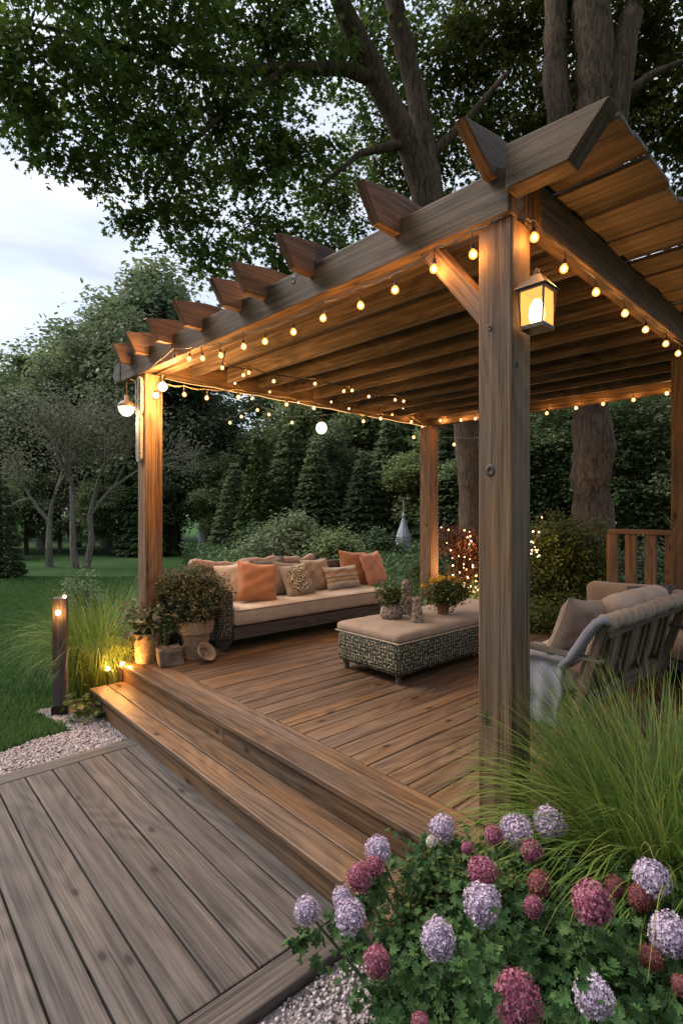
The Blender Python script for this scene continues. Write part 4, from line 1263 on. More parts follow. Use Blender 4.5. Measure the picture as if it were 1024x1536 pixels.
def bench_throw():
    t = thing('throw_blanket', W(3.0, 1.20), TD, 'pale grey knitted throw draped over the end of the slatted bench', 'blanket')
    nx, ny = 22, 26
    vs = []; fs = []; us = []
    path = [(.42, .515), (.30, .52), (.16, .52), (.07, .50), (.0, .44), (-.035, .34), (-.045, .26), (-.055, .17)]
    for i in range(nx + 1):
        f = i / nx * (len(path) - 1); k = min(int(f), len(path) - 2); g = f - k
        x = path[k][0] * (1 - g) + path[k + 1][0] * g; z = path[k][1] * (1 - g) + path[k + 1][1] * g
        for j in range(ny + 1):
            y = .24 + .45 * j / ny
            w = .022 * math.sin(j * .9 + i * .15) * (i / nx) ** 1.2
            zz = z + (0.006 * math.sin(j * .7 + i * .8)) - (.0 if y < .64 else (y - .64) * 1.5)
            vs.append((x - w + .01 * math.sin(i + j * .3), y + .01 * math.sin(i * .7), zz)); 
    for i in range(nx):
        for j in range(ny):
            a = i * (ny + 1) + j
            fs.append([a, a + 1, a + ny + 2, a + ny + 1]); us.append([(i * .03, j * .03)] * 4)
    m = MB(); m.add(vs, fs, us, .5)
    o = m.build('cloth', M_greyf, t, smooth=True)
    s = o.modifiers.new('thick', 'SOLIDIFY'); s.thickness = .014
    m = MB()
    m.tube([(.035, .26, .50), (.02, .20, .56), (.0, .14, .64), (-.005, .085, .73), (-.005, .04, .79), (.0, .0, .815), (0, -.02, .79)], [.022, .028, .030, .030, .028, .026, .016], 12)
    m.build('fold', M_greyf, t, smooth=True)
bench_throw()

def side_chair():
    t = thing('armchair', (2.50, 3.83, 0), TD - R(32), 'grey board sided armchair with beige cushions at the far end of the slatted bench', 'chair')
    for y in (0, .62):
        m = MB(); m.box(0, .70, y, y + .04, .02, .78, axis='z'); m.build('side_panel', M_grey, t, bevel=.005)
    m = MB(); m.box(.02, .68, .042, .618, .22, .28); m.build('seat', M_grey, t, bevel=.004)
    M2 = Matrix.Translation((.35, .33, .28)); rbox(.64, .56, .13, .04, 14, bulge=.02, M=M2).build('seat_cushion', M_cush2, t, smooth=True)
    M2 = Matrix.Translation((.62, .33, .38)); rbox(.14, .56, .46, .06, 14, noise=.004, M=M2).build('back_cushion', M_cush2, t, smooth=True)
side_chair()
def daybed():
    t = thing('lounge_seat', W(5.05, 1.42), TD, 'low lounge seat with long beige bolster behind the slatted bench', 'seat')
    m = MB(); m.box(0, 1.3, 0, .75, .12, .30); m.build('base', M_sofaw, t, bevel=.005)
    for x, y in ((.05, .05), (1.2, .05), (.05, .65), (1.2, .65)):
        m = MB(); m.box(x, x + .06, y, y + .06, 0, .12, axis='z'); m.build('leg', M_sofaw, t)
    M2 = Matrix.Translation((.65, .375, .30)); rbox(1.3, .75, .14, .045, 18, bulge=.015, M=M2).build('seat_cushion', M_cush2, t, smooth=True)
    M2 = Matrix.Translation((.12, .375, .43)); rbox(.2, .85, .32, .07, 18, noise=.004, M=M2).build('bolster', M_cush2, t, smooth=True)
daybed()

# ------------------------------------------------------------------ planters by the far front post
def planters():
    # pale round pot
    p = floor_px(221, 992); p = Vector((p.x, p.y, 0))
    t = thing('plant_pot', p, TD, 'pale round pot with dark orange tipped plant at the deck corner', 'potted plant')
    m = MB(); m.lathe([(.095, 0), (.105, .01), (.118, .27), (.122, .275), (.112, .27), (.10, .22)], sides=28); m.build('pot', M_burlap, t, smooth=True)
    leaves_pot(t, 0, 0, .24, .13, .13, .30, 420, .06, M_dusk, 'foliage', 31)
    rs = np.random.default_rng(3)
    n = 40; ang = rs.random(n) * 6.28
    blades('leaf_blades', np.tile([[0, 0, .24]], (n, 1)) + rs.normal(size=(n, 3)) * .02, np.stack([np.cos(ang), np.sin(ang)], 1), .2 + .15 * rs.random(n), np.full(n, .018), .3 + .6 * rs.random(n), M_dusk, t, rs=rs)
    # tapered pot with broad rim
    p = floor_px(293, 985); p = Vector((p.x, p.y, 0))
    t = thing('plant_pot', p, TD, 'tapered tan planter with a folded paper rim and dusky red shrub', 'potted plant')
    m = MB(); m.lathe([(.11, 0), (.155, .26), (.15, .265)], sides=7); m.build('pot', M_burlap, t)
    m = MB(); m.lathe([(.165, .235), (.182, .245), (.192, .36), (.18, .365), (.17, .34)], sides=7); m.build('rim', M_burlap, t, bevel=.004)
    m = MB()
    for (y0, y1) in ((-.10, -.03), (.03, .09)):
        m.box(-.150, -.143, y0, y1, .03, .23, M=Matrix.Rotation(R(-52), 4, 'Z') @ Matrix.Rotation(R(9), 4, 'Y'), axis='z')
    m.build('slat', M_grey, t)
    bl = [(0, 0, .50, .26, .26, .22), (.16, .06, .62, .22, .22, .18), (-.12, .1, .66, .22, .22, .18), (.05, .18, .74, .2, .2, .14)]
    leaves_pot(t, 0, 0, 0, 0, 0, 0, 11000, .026, M_dusk, 'foliage', 32, blobs=bl)
    # dark pot between them
    p = W(2.33, 4.93)
    t = thing('plant_pot', p, TD, 'low dark pot of bronze foliage between the two pale pots', 'potted plant')
    m = MB(); m.lathe([(.10, 0), (.13, .2), (.135, .21), (.12, .2)], sides=24); m.build('pot', M_dark, t, smooth=True)
    leaves_pot(t, 0, 0, 0, 0, 0, 0, 8500, .026, M_dusk, 'foliage', 33, blobs=[(0, 0, .42, .20, .20, .24), (.0, .16, .62, .22, .22, .20), (.15, .1, .5, .18, .18, .2)])
    # slumped sack / box in front
    p = floor_px(258, 999); p = Vector((p.x, p.y, 0))
    t = thing('folded_sack', p, TD + R(-8), 'slumped grey paper sack on the deck between the pots', 'sack')
    M2 = Matrix.Translation((0, 0.05, 0)) @ Matrix.Rotation(R(4), 4, 'X')
    rbox(.23, .16, .17, .025, 14, bulge=-.02, noise=.008, seed=4, M=M2).build('body', M_greyrock, t)
    m = MB(); m.prism([(-.10, .165), (.10, .17), (.14, .215), (.115, .15), (-.08, .15)], Matrix.Translation((0, -.02, 0)), 0, .012); m.build('flap', M_greyrock, t)
    p = floor_px(303, 992); p = Vector((p.x, p.y, 0))
    t = thing('tipped_bowl', p, TD, 'tipped pale clay bowl leaning at the foot of the tapered planter', 'bowl')
    m = MB(); m.lathe([(.03, 0), (.075, .035), (.10, .085), (.09, .085), (.06, .04)], sides=18)
    o = m.build('bowl', M_burlap, t, smooth=True); o.rotation_euler = (R(50), 0, R(20)); o.location = (0, 0, .05)
planters()

# ------------------------------------------------------------------ grasses and plants near the deck
def tuft(name, c, n, L, spread, lean, mat, label, cat, seed, width=.005, bias=(0, 0), group=None):
    rs = np.random.default_rng(seed)
    t = thing(name, c, 0, label, cat, group)
    ang = rs.random(n) * 6.28
    r = rs.random(n) ** .6 * spread
    base = np.stack([np.cos(ang) * r, np.sin(ang) * r, np.zeros(n)], 1)
    a2 = ang + rs.normal(size=n) * .7
    D = np.stack([np.cos(a2) + bias[0], np.sin(a2) + bias[1]], 1); D /= np.linalg.norm(D, axis=1, keepdims=True)
    Ls = L * (.55 + .5 * rs.random(n))
    bend = np.clip(lean * (.25 + .9 * rs.random(n) ** 1.3), .05, 1.7)
    blades('blades', base, D, Ls, width * (.6 + .8 * rs.random(n)), bend, mat, t, seg=9, rs=rs)
    return t
tuft('ornamental_grass', (1.28, 2.10, GZ), 3800, 1.18, .27, 1.3, M_grassy, 'big fountain of green ornamental grass below the slatted bench', 'grass', 41, .0070, (-.15, 0))
tuft('ornamental_grass', (1.62, 1.95, GZ), 1300, .95, .24, 1.15, M_grassy, 'shorter drooping yellow green grass behind the lilac flower heads', 'grass', 42, .009)
tuft('ornamental_grass', (-2.36, 5.2, GZ), 1500, 1.15, .26, 1.35, M_grassy, 'arching ornamental grass beside the step and wooden bollard', 'grass', 43, .007)
tuft('ornamental_grass', (-2.62, 5.9, GZ), 800, 1.15, .24, 1.3, M_grassy, 'taller pale grass rising behind the tuft beside the step', 'grass', 46, .007)
t = thing('weed_sprig', floor_px(138, 1078, GZ), 0, 'low light green leafy sprig trailing onto the gravel by the bollard', 'plant')
leaves_pot(t, 0, 0, 0, .16, .12, .14, 160, .07, M_bushy, 'foliage', 44)
def spiky():
    c = px(1003, 800, 6.2)
    t = thing('spiky_plant', (c.x + .15, c.y, GZ), 0, 'spiky green sword leaved plant rising behind the side post', 'plant')
    rs = np.random.default_rng(9); n = 34; ang = rs.random(n) * 6.28
    blades('leaves', np.tile([[0, 0, 1.15]], (n, 1)), np.stack([np.cos(ang), np.sin(ang)], 1), .5 + .3 * rs.random(n), np.full(n, .045), .15 + .5 * rs.random(n), M_bushy, t, rs=rs)
    m = MB(); m.tube([(0, 0, 0), (0.02, 0, .6), (0, 0, 1.2)], [.07, .06, .05], 10); m.build('trunk', M_bark2, t)
spiky()

def shrub(name, c, blobs, n, size, mat, label, cat='shrub', seed=1, per=16, tm=None, group=None, stem=True, spread=1.6):
    rs = np.random.default_rng(seed)
    t = thing(name, c, 0, label, cat, group)
    P, N, rn = clumps(blobs, n // per, per, size * spread, rs, 2.2, .8)
    scatter('foliage', P, N, size * (.6 + .8 * rs.random(len(P))), tm or T_leaf(), mat, t, rn, rs=rs)
    if stem:
        m = MB()
        for k in range(7):
            a = rs.random() * 6.28; b = blobs[k % len(blobs)]
            m.tube([(.03 * math.cos(a), .03 * math.sin(a), 0), (b[0] * .5 + .05 * math.cos(a), b[1] * .5 + .05 * math.sin(a), b[2] * .5), (b[0] + b[3] * .5 * math.cos(a), b[1] + b[4] * .5 * math.sin(a), b[2] + b[5] * .4)], [.018, .012, .005], 5)
        m.build('stems', M_bark1, t)
    return t
shrub('round_bush', (3.05, 7.25, GZ), [(0, 0, .80, .58, .5, .80), (-.15, .0, 1.38, .34, .35, .42), (.3, 0, 1.15, .42, .4, .55), (-.4, 0, .8, .38, .35, .65)], 20000, .042, M_bushy, 'dense rounded green bush between the near post and the railing', seed=51)
shrub('low_shrub', (2.55, 6.3, GZ), [(0, 0, .45, .5, .35, .4), (-.35, .1, .35, .35, .3, .35)], 4500, .04, M_bushy, 'low leafy shrub behind the bench with tiny pale tips', seed=52)
shrub('pale_shrub', (-3.35, 6.9, GZ), [(0, 0, .62, .22, .22, .42), (.12, 0, .42, .22, .22, .3)], 2400, .04, M_wood2, 'pale grey green shrub standing behind the bollard', seed=53)
shrub('dusky_shrub', (-2.15, 6.6, GZ), [(-.1, 0, .72, .28, .28, .34), (.2, .1, .6, .25, .25, .3), (-.2, -.2, .45, .3, .3, .4)], 5000, .038, M_dusk, 'dusky reddish shrub behind the far front post', seed=54)
shrub('red_shrub', (1.98, 8.6, GZ), [(-.12, 0, 1.28, .42, .3, .26), (.22, 0, 1.05, .26, .28, .5), (-.05, .1, .5, .4, .3, .5)], 7500, .045, M_red, 'red leaved shrub arching behind the ottoman with fairy lights', seed=55)
shrub('green_shrub', (1.55, 8.9, GZ), [(0, 0, .45, .5, .3, .5), (-.3, 0, .7, .25, .2, .4)], 4500, .045, M_shrub, 'green shrub at the foot of the red leaved one', seed=56)
def fairy():
    rs = np.random.default_rng(4)
    t = thing('fairy_lights', (0, 0, 0), 0, 'fairy lights trailing down the red leaved shrub', 'string lights')
    pts = []
    for k in range(46):
        f = k / 45
        u = 664 + 54 * f ** .6 + rs.normal() * 4
        v = 792 + 95 * abs(math.sin(f * 5.2)) + rs.normal() * 5
        pts.append(px(u, v, 8.25 + rs.normal() * .06))
    m = MB(); m.tube(pts, .003, 4); m.build('wire', M_wire, t)
    me = sphere_mb((0, 0, 0), .009, 6)
    b0 = me.build('bulb', M_fairy, t); b0.location = pts[0]
    for p in pts[1:]:
        c = b0.copy(); COL.objects.link(c); c.location = p; c.scale = [random.uniform(.7, 1.5)] * 3
    for k in (6, 18, 30, 42): bulb_light(pts[k] + Vector((0, -.12, 0)), 4.5, t, .03, (1, .55, .25))
    t = thing('fairy_lights', (0, 0, 0), 0, 'fairy lights glowing on the bush just past the near post', 'string lights')
    pts = [px(796 + 18 * rs.random() ** 1.6, 775 + 60 * rs.random(), 6.75 + rs.normal() * .05) for _ in range(14)]
    m = MB(); m.tube(pts, .002, 4); m.build('wire', M_wire, t)
    b1 = b0.copy(); b1.parent = t; COL.objects.link(b1); b1.location = pts[0]
    for p in pts[1:]:
        c = b1.copy(); COL.objects.link(c); c.location = p; c.scale = [random.uniform(.6, 1.3)] * 3
    bulb_light(pts[3] + Vector((0, -.1, 0)), 5, t, .03, (1, .55, .25))
fairy()

def railing():
    t = thing('railing', W(6.95, .2), TD, 'wooden balustrade with flat top rail at the back of the deck', 'railing')
    m = MB(); m.box(-.06, .06, 0, 2.52, 1.13, 1.19, axis='y'); m.build('top_rail', M_rail, t, bevel=.006)
    m = MB(); m.box(-.035, .035, 0, 2.5, .0, .08, axis='y'); m.build('bottom_rail', M_rail, t, bevel=.006)
    y = .06
    while y < 2.45:
        m = MB(); m.box(-.025, .025, y, y + .125, .08, 1.13, axis='z'); m.build('baluster', M_rail, t, bevel=.004)
        y += .215
railing()

def bollard():
    p = floor_px(91, 1073, GZ)
    t = thing('bollard_light', p, R(20), 'dark square wooden bollard with a small glowing lamp near its top', 'bollard')
    m = MB(); m.box(-.055, .055, -.055, .055, 0, 1.02, axis='z'); m.build('post', M_bollard, t, bevel=.004)
    m = MB(); m.box(-.064, .064, -.064, .064, 0, .10); m.build('base', M_dark, t, bevel=.004)
    m = sphere_mb((-.01, -.062, .90), .019, 10); m.build('bulb', M_bulb, t, smooth=True)
    m = MB(); m.lathe([(.03, .0), (.03, .006)], (0, 0, 0), 14); o = m.build('lamp_ring', M_brass, t); o.location = (-.01, -.052, .90); o.rotation_euler = (R(90), 0, 0)
    m = sphere_mb((.035, -.02, 1.028), .012, 8); m.build('bulb', M_bulb, t, smooth=True)
    bulb_light(Vector((-.01, -.12, .90)), 1.2, t)
bollard()

def spikes():
    for (u, v, z, lab, e) in ((162, 1003, -.02, 'tiny stake lamp in the grass at the end of the step', 2), (184, 996, .02, 'stake lamp glowing at the deck corner beside the pale pot', 3.5), (195, 1001, .0, 'second stake lamp tight against the deck corner', 3)):
        Y = 4.93; p = px(u, v, Y)
        t = thing('stake_light', (p.x, p.y, GZ), 0, lab, 'garden light')
        h = p.z - GZ
        m = MB(); m.tube([(0, 0, 0), (0, 0, h - .03)], .005, 6); m.build('stake', M_dark, t)
        m = MB(); m.lathe([(.002, h - .035), (.018, h - .03), (.022, h - .015), (.012, h - .012)], sides=10); m.build('lamp_cup', M_brass, t)
        m = sphere_mb((0, 0, h), .018, 8); m.build('bulb', M_bulb, t, smooth=True)
        bulb_light(Vector((0.03, -.09, h + .04)), e, t)
spikes()

# ------------------------------------------------------------------ the flowering shrub in front
HEADS = [  # u, v, radius px, vertical stretch, depth, kind
        (460, 1366, 20, 1.1, 1.62, 'l'), (567, 1275, 20, 1.15, 1.78, 'l'), (524, 1374, 24, 1.0, 1.50, 'l'), (663, 1242, 20, .8, 1.95, 'l'), (538, 1317, 20, 1.2, 1.65, 'p'),
        (560, 1300, 16, .9, 1.70, 'p'), (512, 1346, 15, 1.2, 1.60, 'l'), (775, 1246, 25, .9, 1.92, 'l'), (823, 1234, 24, .85, 1.95, 'l'), (740, 1253, 15, 1.1, 1.88, 'p'), (796, 1276, 17, .85, 1.8, 'p'),
        (722, 1308, 23, .9, 1.62, 'p'), (723, 1356, 28, 1.18, 1.45, 'l'), (657, 1409, 26, 1.35, 1.33, 'l'), (565, 1443, 21, 1.4, 1.32, 'p'), (887, 1354, 30, 1.12, 1.42, 'p'),
        (808, 1325, 18, 1.2, 1.60, 'r'), (799, 1360, 15, 1.3, 1.55, 'p'), (922, 1330, 16, 1.1, 1.65, 'r'), (958, 1346, 19, 1.0, 1.58, 'r'), (976, 1317, 27, .9, 1.6, 'l'),
        (1004, 1402, 30, 1.0, 1.42, 'l'), (976, 1437, 18, 1.2, 1.40, 'r'), (889, 1493, 29, 1.35, 1.16, 'l'), (774, 1500, 36, 1.15, 1.06, 'p'), (630, 1534, 14, 1, 1.22, 'p'), (1020, 1478, 14, 1.2, 1.3, 'r'),
        (700, 1272, 10, .8, 1.8, 'p'), (647, 1262, 9, .8, 1.82, 'w'), (760, 1420, 0, 1, 1, 'x')]
def flower_shrub():
    c = Vector((.62, 1.55, GZ))
    t = thing('flowering_shrub', c, 0, 'large leafy shrub with lilac and pink globe flower heads', 'flowering shrub')
    rs = np.random.default_rng(77)
    bl = [(.0, .16, .38, .42, .22, .18), (.4, .16, .38, .36, .24, .18), (.0, .0, .30, .52, .34, .26), (.35, .05, .33, .5, .36, .26), (-.25, .05, .26, .42, .30, .28), (.0, .36, .34, .42, .24, .22), (.62, .0, .25, .4, .4, .28), (-.42, -.06, .14, .18, .22, .26), (0, -.2, .10, .6, .25, .26), (.5, -.2, .08, .5, .25, .26)]
    n = 1350
    P, N, rn = clumps(bl, n, 20, .045, rs, 6, .8)
    keep = (P[:, 2] > .0) & ~((P[:, 0] < -.52) & (P[:, 1] < .25))
    P, N, rn = P[keep], N[keep], rn[keep]
    N = N * .6 + (P - np.array([0.05, .05, .0])) * 1.2
    for hd in HEADS:
        q = np.array(px(hd[0], hd[1], hd[4]) - c)
        k = 110 if hd[0] > 575 else 34
        sd = .06 if hd[0] > 575 else .028
        pp = q + np.array([0, .01, -hd[2] / 802 * hd[4] * hd[3] - .06]) + rs.normal(size=(k, 3)) * np.array([sd, sd, .022])
        P = np.concatenate([P, pp]); N = np.concatenate([N, rs.normal(size=(k, 3)) * .6 + np.array([0, -.3, 1])]); rn = np.concatenate([rn, rs.random(k)])
    for hd in HEADS:
        q = np.array(px(hd[0], hd[1], hd[4]) - c); r = hd[2] / 802 * hd[4]
        d = P - q
        kk = ~((np.linalg.norm(d * np.array([1, 1, .8]), axis=1) < r * 1.25 + .028) & (d[:, 2] > -r * .8))
        kk &= ~((np.abs(d[:, 0]) < r + .03) & (d[:, 1] < 0) & (d[:, 1] > -.22) & (d[:, 2] > -r * .6))
        P, N, rn = P[kk], N[kk], rn[kk]
    scatter('foliage', P, N, .019 + .025 * rs.random(len(P)) ** 1.4, T_lobed(), M_shrubf, t, rn, rs=rs)
    # finer ferny growth on the side towards the deck
    P, N, rn = clumps([(-.12, .28, .52, .30, .14, .09), (-.30, .2, .42, .2, .16, .12)], 110, 22, .026, rs, 3, .9)
    scatter('foliage', P, N, .012 + .014 * rs.random(len(P)), T_leaf(), M_bushy, t, rn, rs=rs)
    heads = HEADS
    for i, (u, v, rp, st, Y, kd) in enumerate(heads):
        if kd == 'x': continue
        st = 1 + (st - 1) * .45
        p = px(u, v, Y) - c
        r = rp / 802 * Y * .93
        k = int(260 + 9500 * r)
        g = (math.pi * (3 - math.sqrt(5)))
        idx = np.arange(k) + .5
        z = 1 - 2 * idx / k; th = g * idx
        D = np.stack([np.sqrt(1 - z * z) * np.cos(th), np.sqrt(1 - z * z) * np.sin(th), z], 1)
        rr = r * (.80 + .27 * rs.random(k))[:, None]
        PP = D * rr * np.array([1, 1, st]) * (1 + .06 * np.sin(th * 3)[:, None])
        NN = D + rs.normal(size=D.shape) * .42
        mat = {'l': M_lilac, 'p': M_pink, 'r': M_rusty, 'w': M_whitef}[kd]
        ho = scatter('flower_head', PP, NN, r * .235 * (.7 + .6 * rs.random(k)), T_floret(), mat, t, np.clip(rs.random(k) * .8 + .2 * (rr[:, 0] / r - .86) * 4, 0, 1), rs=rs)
        ho.location = p; ho.rotation_euler = (rs.normal() * .25, rs.normal() * .25, rs.random() * 6)
        ho['label'] = {'l': 'lilac globe flower head', 'p': 'deep pink globe flower head', 'r': 'rusty red fading flower head', 'w': 'small white blossom cluster'}[kd]
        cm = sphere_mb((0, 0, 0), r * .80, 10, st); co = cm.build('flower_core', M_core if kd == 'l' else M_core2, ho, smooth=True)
        b = Vector((p.x * .55, p.y * .6, 0.12))
        m = MB(); m.tube([tuple(b), tuple((b + p) * .5 + Vector((0, 0, .03))), tuple(p)], [.006, .005, .004], 6); m.build('stem', M_stem, t)
M_shrubf = leafmat('shrub_front_leaves', [(.022, .050, .017), (.034, .074, .024), (.050, .104, .031), (.080, .14, .042)], .25, .6, .12)
flower_shrub()

# ------------------------------------------------------------------ overhead trees
def tree_root(name, base, label, cat='tree', group=None):
    return thing(name, base, 0, label, cat, group)

def limb_mesh(paths, base, sides=12):
    m = MB()
    for path in paths:
        pts = []; rr = []
        P = [(px(u, v, Y) - base, r) for (u, v, Y, r) in path]
        for i in range(len(P) - 1):
            for k in range(5):
                f = k / 5
                q = P[i][0].lerp(P[i + 1][0], f); r = P[i][1] * (1 - f) + P[i + 1][1] * f
                w = r * .12
                pts.append(q + Vector((random.uniform(-w, w), random.uniform(-w, w), 0))); rr.append(r * random.uniform(.95, 1.06))
        pts.append(P[-1][0]); rr.append(P[-1][1])
        m.tube(pts, rr, sides)
    return m

def pblob(u, v, Y, rx, ry, rz, base):
    p = px(u, v, Y) - base
    return (p.x, p.y, p.z, rx, ry, rz)

def twigs(t, P, bl, rs):
    C = P.reshape(-1, 24, 3).mean(1)
    B = np.array([b[:3] for b in bl])
    m = MB()
    for c in C[::2]:
        b = B[np.argmin(((B - c) ** 2).sum(1))]
        mid = (c + b) / 2 + rs.normal(size=3) * .08
        m.tube([Vector(b + (c - b) * .15), Vector(mid), Vector(c + (c - b) * .12)], [.016, .010, .004], 4, cap=False)
    m.build('twigs', M_bark1, t)['kind'] = 'stuff'

def big_tree_one():
    base = px(722, 895, 11.2); base.z = GZ
    t = tree_root('maple_tree', base, 'big forked maple behind the pergola whose branches arch over the lawn')
    paths = [
        [(718, 915, 11.2, .46), (714, 800, 11.2, .37), (706, 640, 11, .34), (675, 450, 10.8, .31), (645, 310, 10.6, .30), (612, 215, 10.4, .24), (565, 120, 10.2, .22), (505, -10, 10, .17), (440, -160, 9.8, .12)],
        [(648, 320, 10.6, .25), (640, 240, 10.7, .22), (622, 130, 10.8, .20), (598, 40, 10.8, .20), (570, -80, 10.8, .14)],
        [(566, 120, 10.2, .15), (520, 104, 10, .12), (430, 103, 9.6, .11), (350, 108, 9.2, .08), (255, 92, 8.8, .06), (150, 60, 8.2, .04), (20, 30, 7.6, .02)],
        [(430, 103, 9.6, .07), (360, 150, 9.0, .05), (290, 210, 8.6, .035), (230, 290, 8.3, .018)],
        [(505, -10, 10, .12), (380, -60, 9.2, .08), (250, -80, 8.4, .05), (100, -60, 7.6, .03)],
        [(610, 215, 10.4, .10), (540, 230, 10, .06), (480, 280, 9.6, .03)],
        [(640, 240, 10.7, .11), (700, 180, 10.8, .08), (760, 110, 10.9, .05)]]
    limb_mesh(paths, base).build('trunk', M_bark1, t, smooth=True)
    rs = np.random.default_rng(101)
    B = lambda *a: pblob(*a, base)
    bl = [B(40, 60, 7.6, 1.3, .9, .85), B(60, 200, 7.8, .55, .6, .55), B(170, 160, 8.2, 1.1, 1, .9), B(20, 130, 8, .8, .8, .7), B(250, 60, 8.6, 1.5, 1.2, 1.0),
          B(270, 260, 8.6, .8, .9, .85), B(330, 180, 9, 1.2, 1.2, 1.0), B(300, 380, 8.7, .55, .6, .55), B(380, 330, 9.2, .9, .9, .85), B(430, 230, 9.6, 1.2, 1.2, 1.0),
          B(400, 50, 9.6, 1.8, 1.4, 1.1), B(480, 370, 9.8, .7, .7, .5), B(540, 60, 12.2, 1.6, 1.3, 1.2), B(500, 300, 11.6, 1.1, 1.1, .9), B(580, 200, 12.4, 1.4, 1.2, 1.3),
          B(690, 60, 12.8, 1.8, 1.3, 1.5), B(720, 200, 12.8, 1.4, 1.1, 1.2), B(420, 400, 9.9, .5, .6, .4), B(150, -60, 8, 2, 1.6, 1), B(450, -110, 9.6, 3, 2, 1.3), B(110, 250, 8.0, .4, .4, .3),
          B(200, 340, 8.4, .3, .3, .35), B(360, 440, 9.4, .35, .4, .3), B(160, 255, 8.2, .5, .5, .4), B(250, 330, 8.5, .5, .5, .5)]
    P, N, rn = clumps(bl, 1850, 24, .15, rs, 2.2, .7)
    scatter('crown', P, N, .065 + .07 * rs.random(len(P)), T_star(), M_maple, t, rn, rs=rs)
    twigs(t, P, bl, rs)
big_tree_one()

def big_tree_two():
    base = px(888, 905, 10.0); base.z = GZ
    t = tree_root('maple_tree', base, 'thick straight multi stemmed tree whose trunk stands behind the railing')
    paths = [[(888, 930, 10, .50), (888, 800, 10, .39), (888, 590, 10, .35), (888, 420, 10, .36), (888, 330, 10, .36)],
             [(880, 370, 10, .26), (845, 240, 10.1, .23), (833, 120, 10.1, .22), (832, -40, 10.1, .19), (828, -200, 10.1, .14)],
             [(890, 370, 10, .36), (892, 180, 9.9, .35), (888, 60, 9.9, .33), (884, -200, 9.9, .24)],
             [(900, 360, 10, .25), (925, 150, 9.8, .23), (950, -10, 9.7, .18), (985, -160, 9.6, .13)],
             [(925, 150, 9.8, .10), (980, 110, 9.6, .07), (1030, 90, 9.4, .04)]]
    limb_mesh(paths, base, 16).build('trunk', M_bark1, t, smooth=True)
    rs = np.random.default_rng(102)
    B = lambda *a: pblob(*a, base)
    bl = [B(770, 60, 12.5, 1.8, 1.3, 1.6), B(800, 200, 12.5, 1.5, 1.2, 1.3), B(960, 60, 12, 2, 1.4, 1.6), B(990, 200, 12, 1.8, 1.4, 1.5), B(1050, 330, 12, 1.6, 1.2, 1.2), B(880, 130, 13.4, 2.2, 1.3, 1.8), B(1090, 120, 11.5, 1.6, 1.3, 2), B(880, -60, 11.5, 3, 2, 1.2), B(660, 120, 13, 1.5, 1, 1.5), B(640, 260, 13, 1.2, 1, 1.1)]
    P, N, rn = clumps(bl, 1250, 24, .20, rs, 2.2, .7)
    scatter('crown', P, N, .09 + .07 * rs.random(len(P)), T_star(), M_maple2, t, rn, rs=rs)
    twigs(t, P, bl, rs)
big_tree_two()

# ------------------------------------------------------------------ the wood behind the garden
def proto_tree(seed, h, w, mat, barkm, n=15000, size=.17, kind='round'):
    rs = np.random.default_rng(seed)
    root = bpy.data.objects.new('forest_tree', None); COL.objects.link(root)
    m = MB()
    if kind == 'round':
        bl = []
        for k in range(11):
            a = rs.random() * 6.28; f = rs.random()
            z = h * (.22 + .66 * k / 10); rad = w * (.35 + .5 * math.sin(math.pi * (.15 + .75 * k / 10)))
            bl.append((math.cos(a) * rad * .45, math.sin(a) * rad * .45, z, rad * .62, rad * .62, h * .10))
        m.tube([(0, 0, 0), (.05, 0, h * .3), (-.05, .05, h * .6), (0, 0, h * .85)], [.22, .17, .1, .03], 8)
        for k in range(9):
            b = bl[k]; m.tube([(0, 0, h * .18 + k * h * .06), (b[0] * .5, b[1] * .5, b[2] * .85), (b[0] * 1.3, b[1] * 1.3, b[2] + .3)], [.07, .05, .015], 5)
        P, N, rn = clumps(bl, n // 18, 18, size * 1.3, rs, 2.4, .7)
        tm = T_leaf()
        N = N
        o = scatter('crown', P, N, size * (.6 + .8 * rs.random(len(P))), tm, mat, root, rn, rs=rs)
    elif kind == 'fir':
        m.tube([(0, 0, 0), (0, 0, h)], [.16, .02], 8)
        k = n
        f = rs.random(k) ** .75
        z = h * (.04 + .96 * (1 - f))  # f = 1 at the base
        z = h * (.03 + .97 * (1 - np.sqrt(rs.random(k))))
        lay = np.floor(z / (h / 16)) + rs.random(k) * .55
        z = lay * (h / 16)
        rad = w * (1 - z / h) * (.55 + .45 * rs.random(k) ** .5) + .05
        a = rs.random(k) * 6.28
        a = np.round(a / .35 + rs.normal(size=k) * .16) * .35 + lay
        P = np.stack([np.cos(a) * rad, np.sin(a) * rad, z - rad * .18], 1)
        tw = np.stack([np.cos(a), np.sin(a), np.full(k, -.25)], 1) + rs.normal(size=(k, 3)) * .35
        N = np.stack([np.cos(a) * .2, np.sin(a) * .2, np.ones(k)], 1) + rs.normal(size=(k, 3)) * .4
        scatter('crown', P, N, size * (.5 + rs.random(k)), T_leaf(), mat, root, rs.random(k), twist=tw, rs=rs)
    m.build('trunk', barkm, root)
    return root

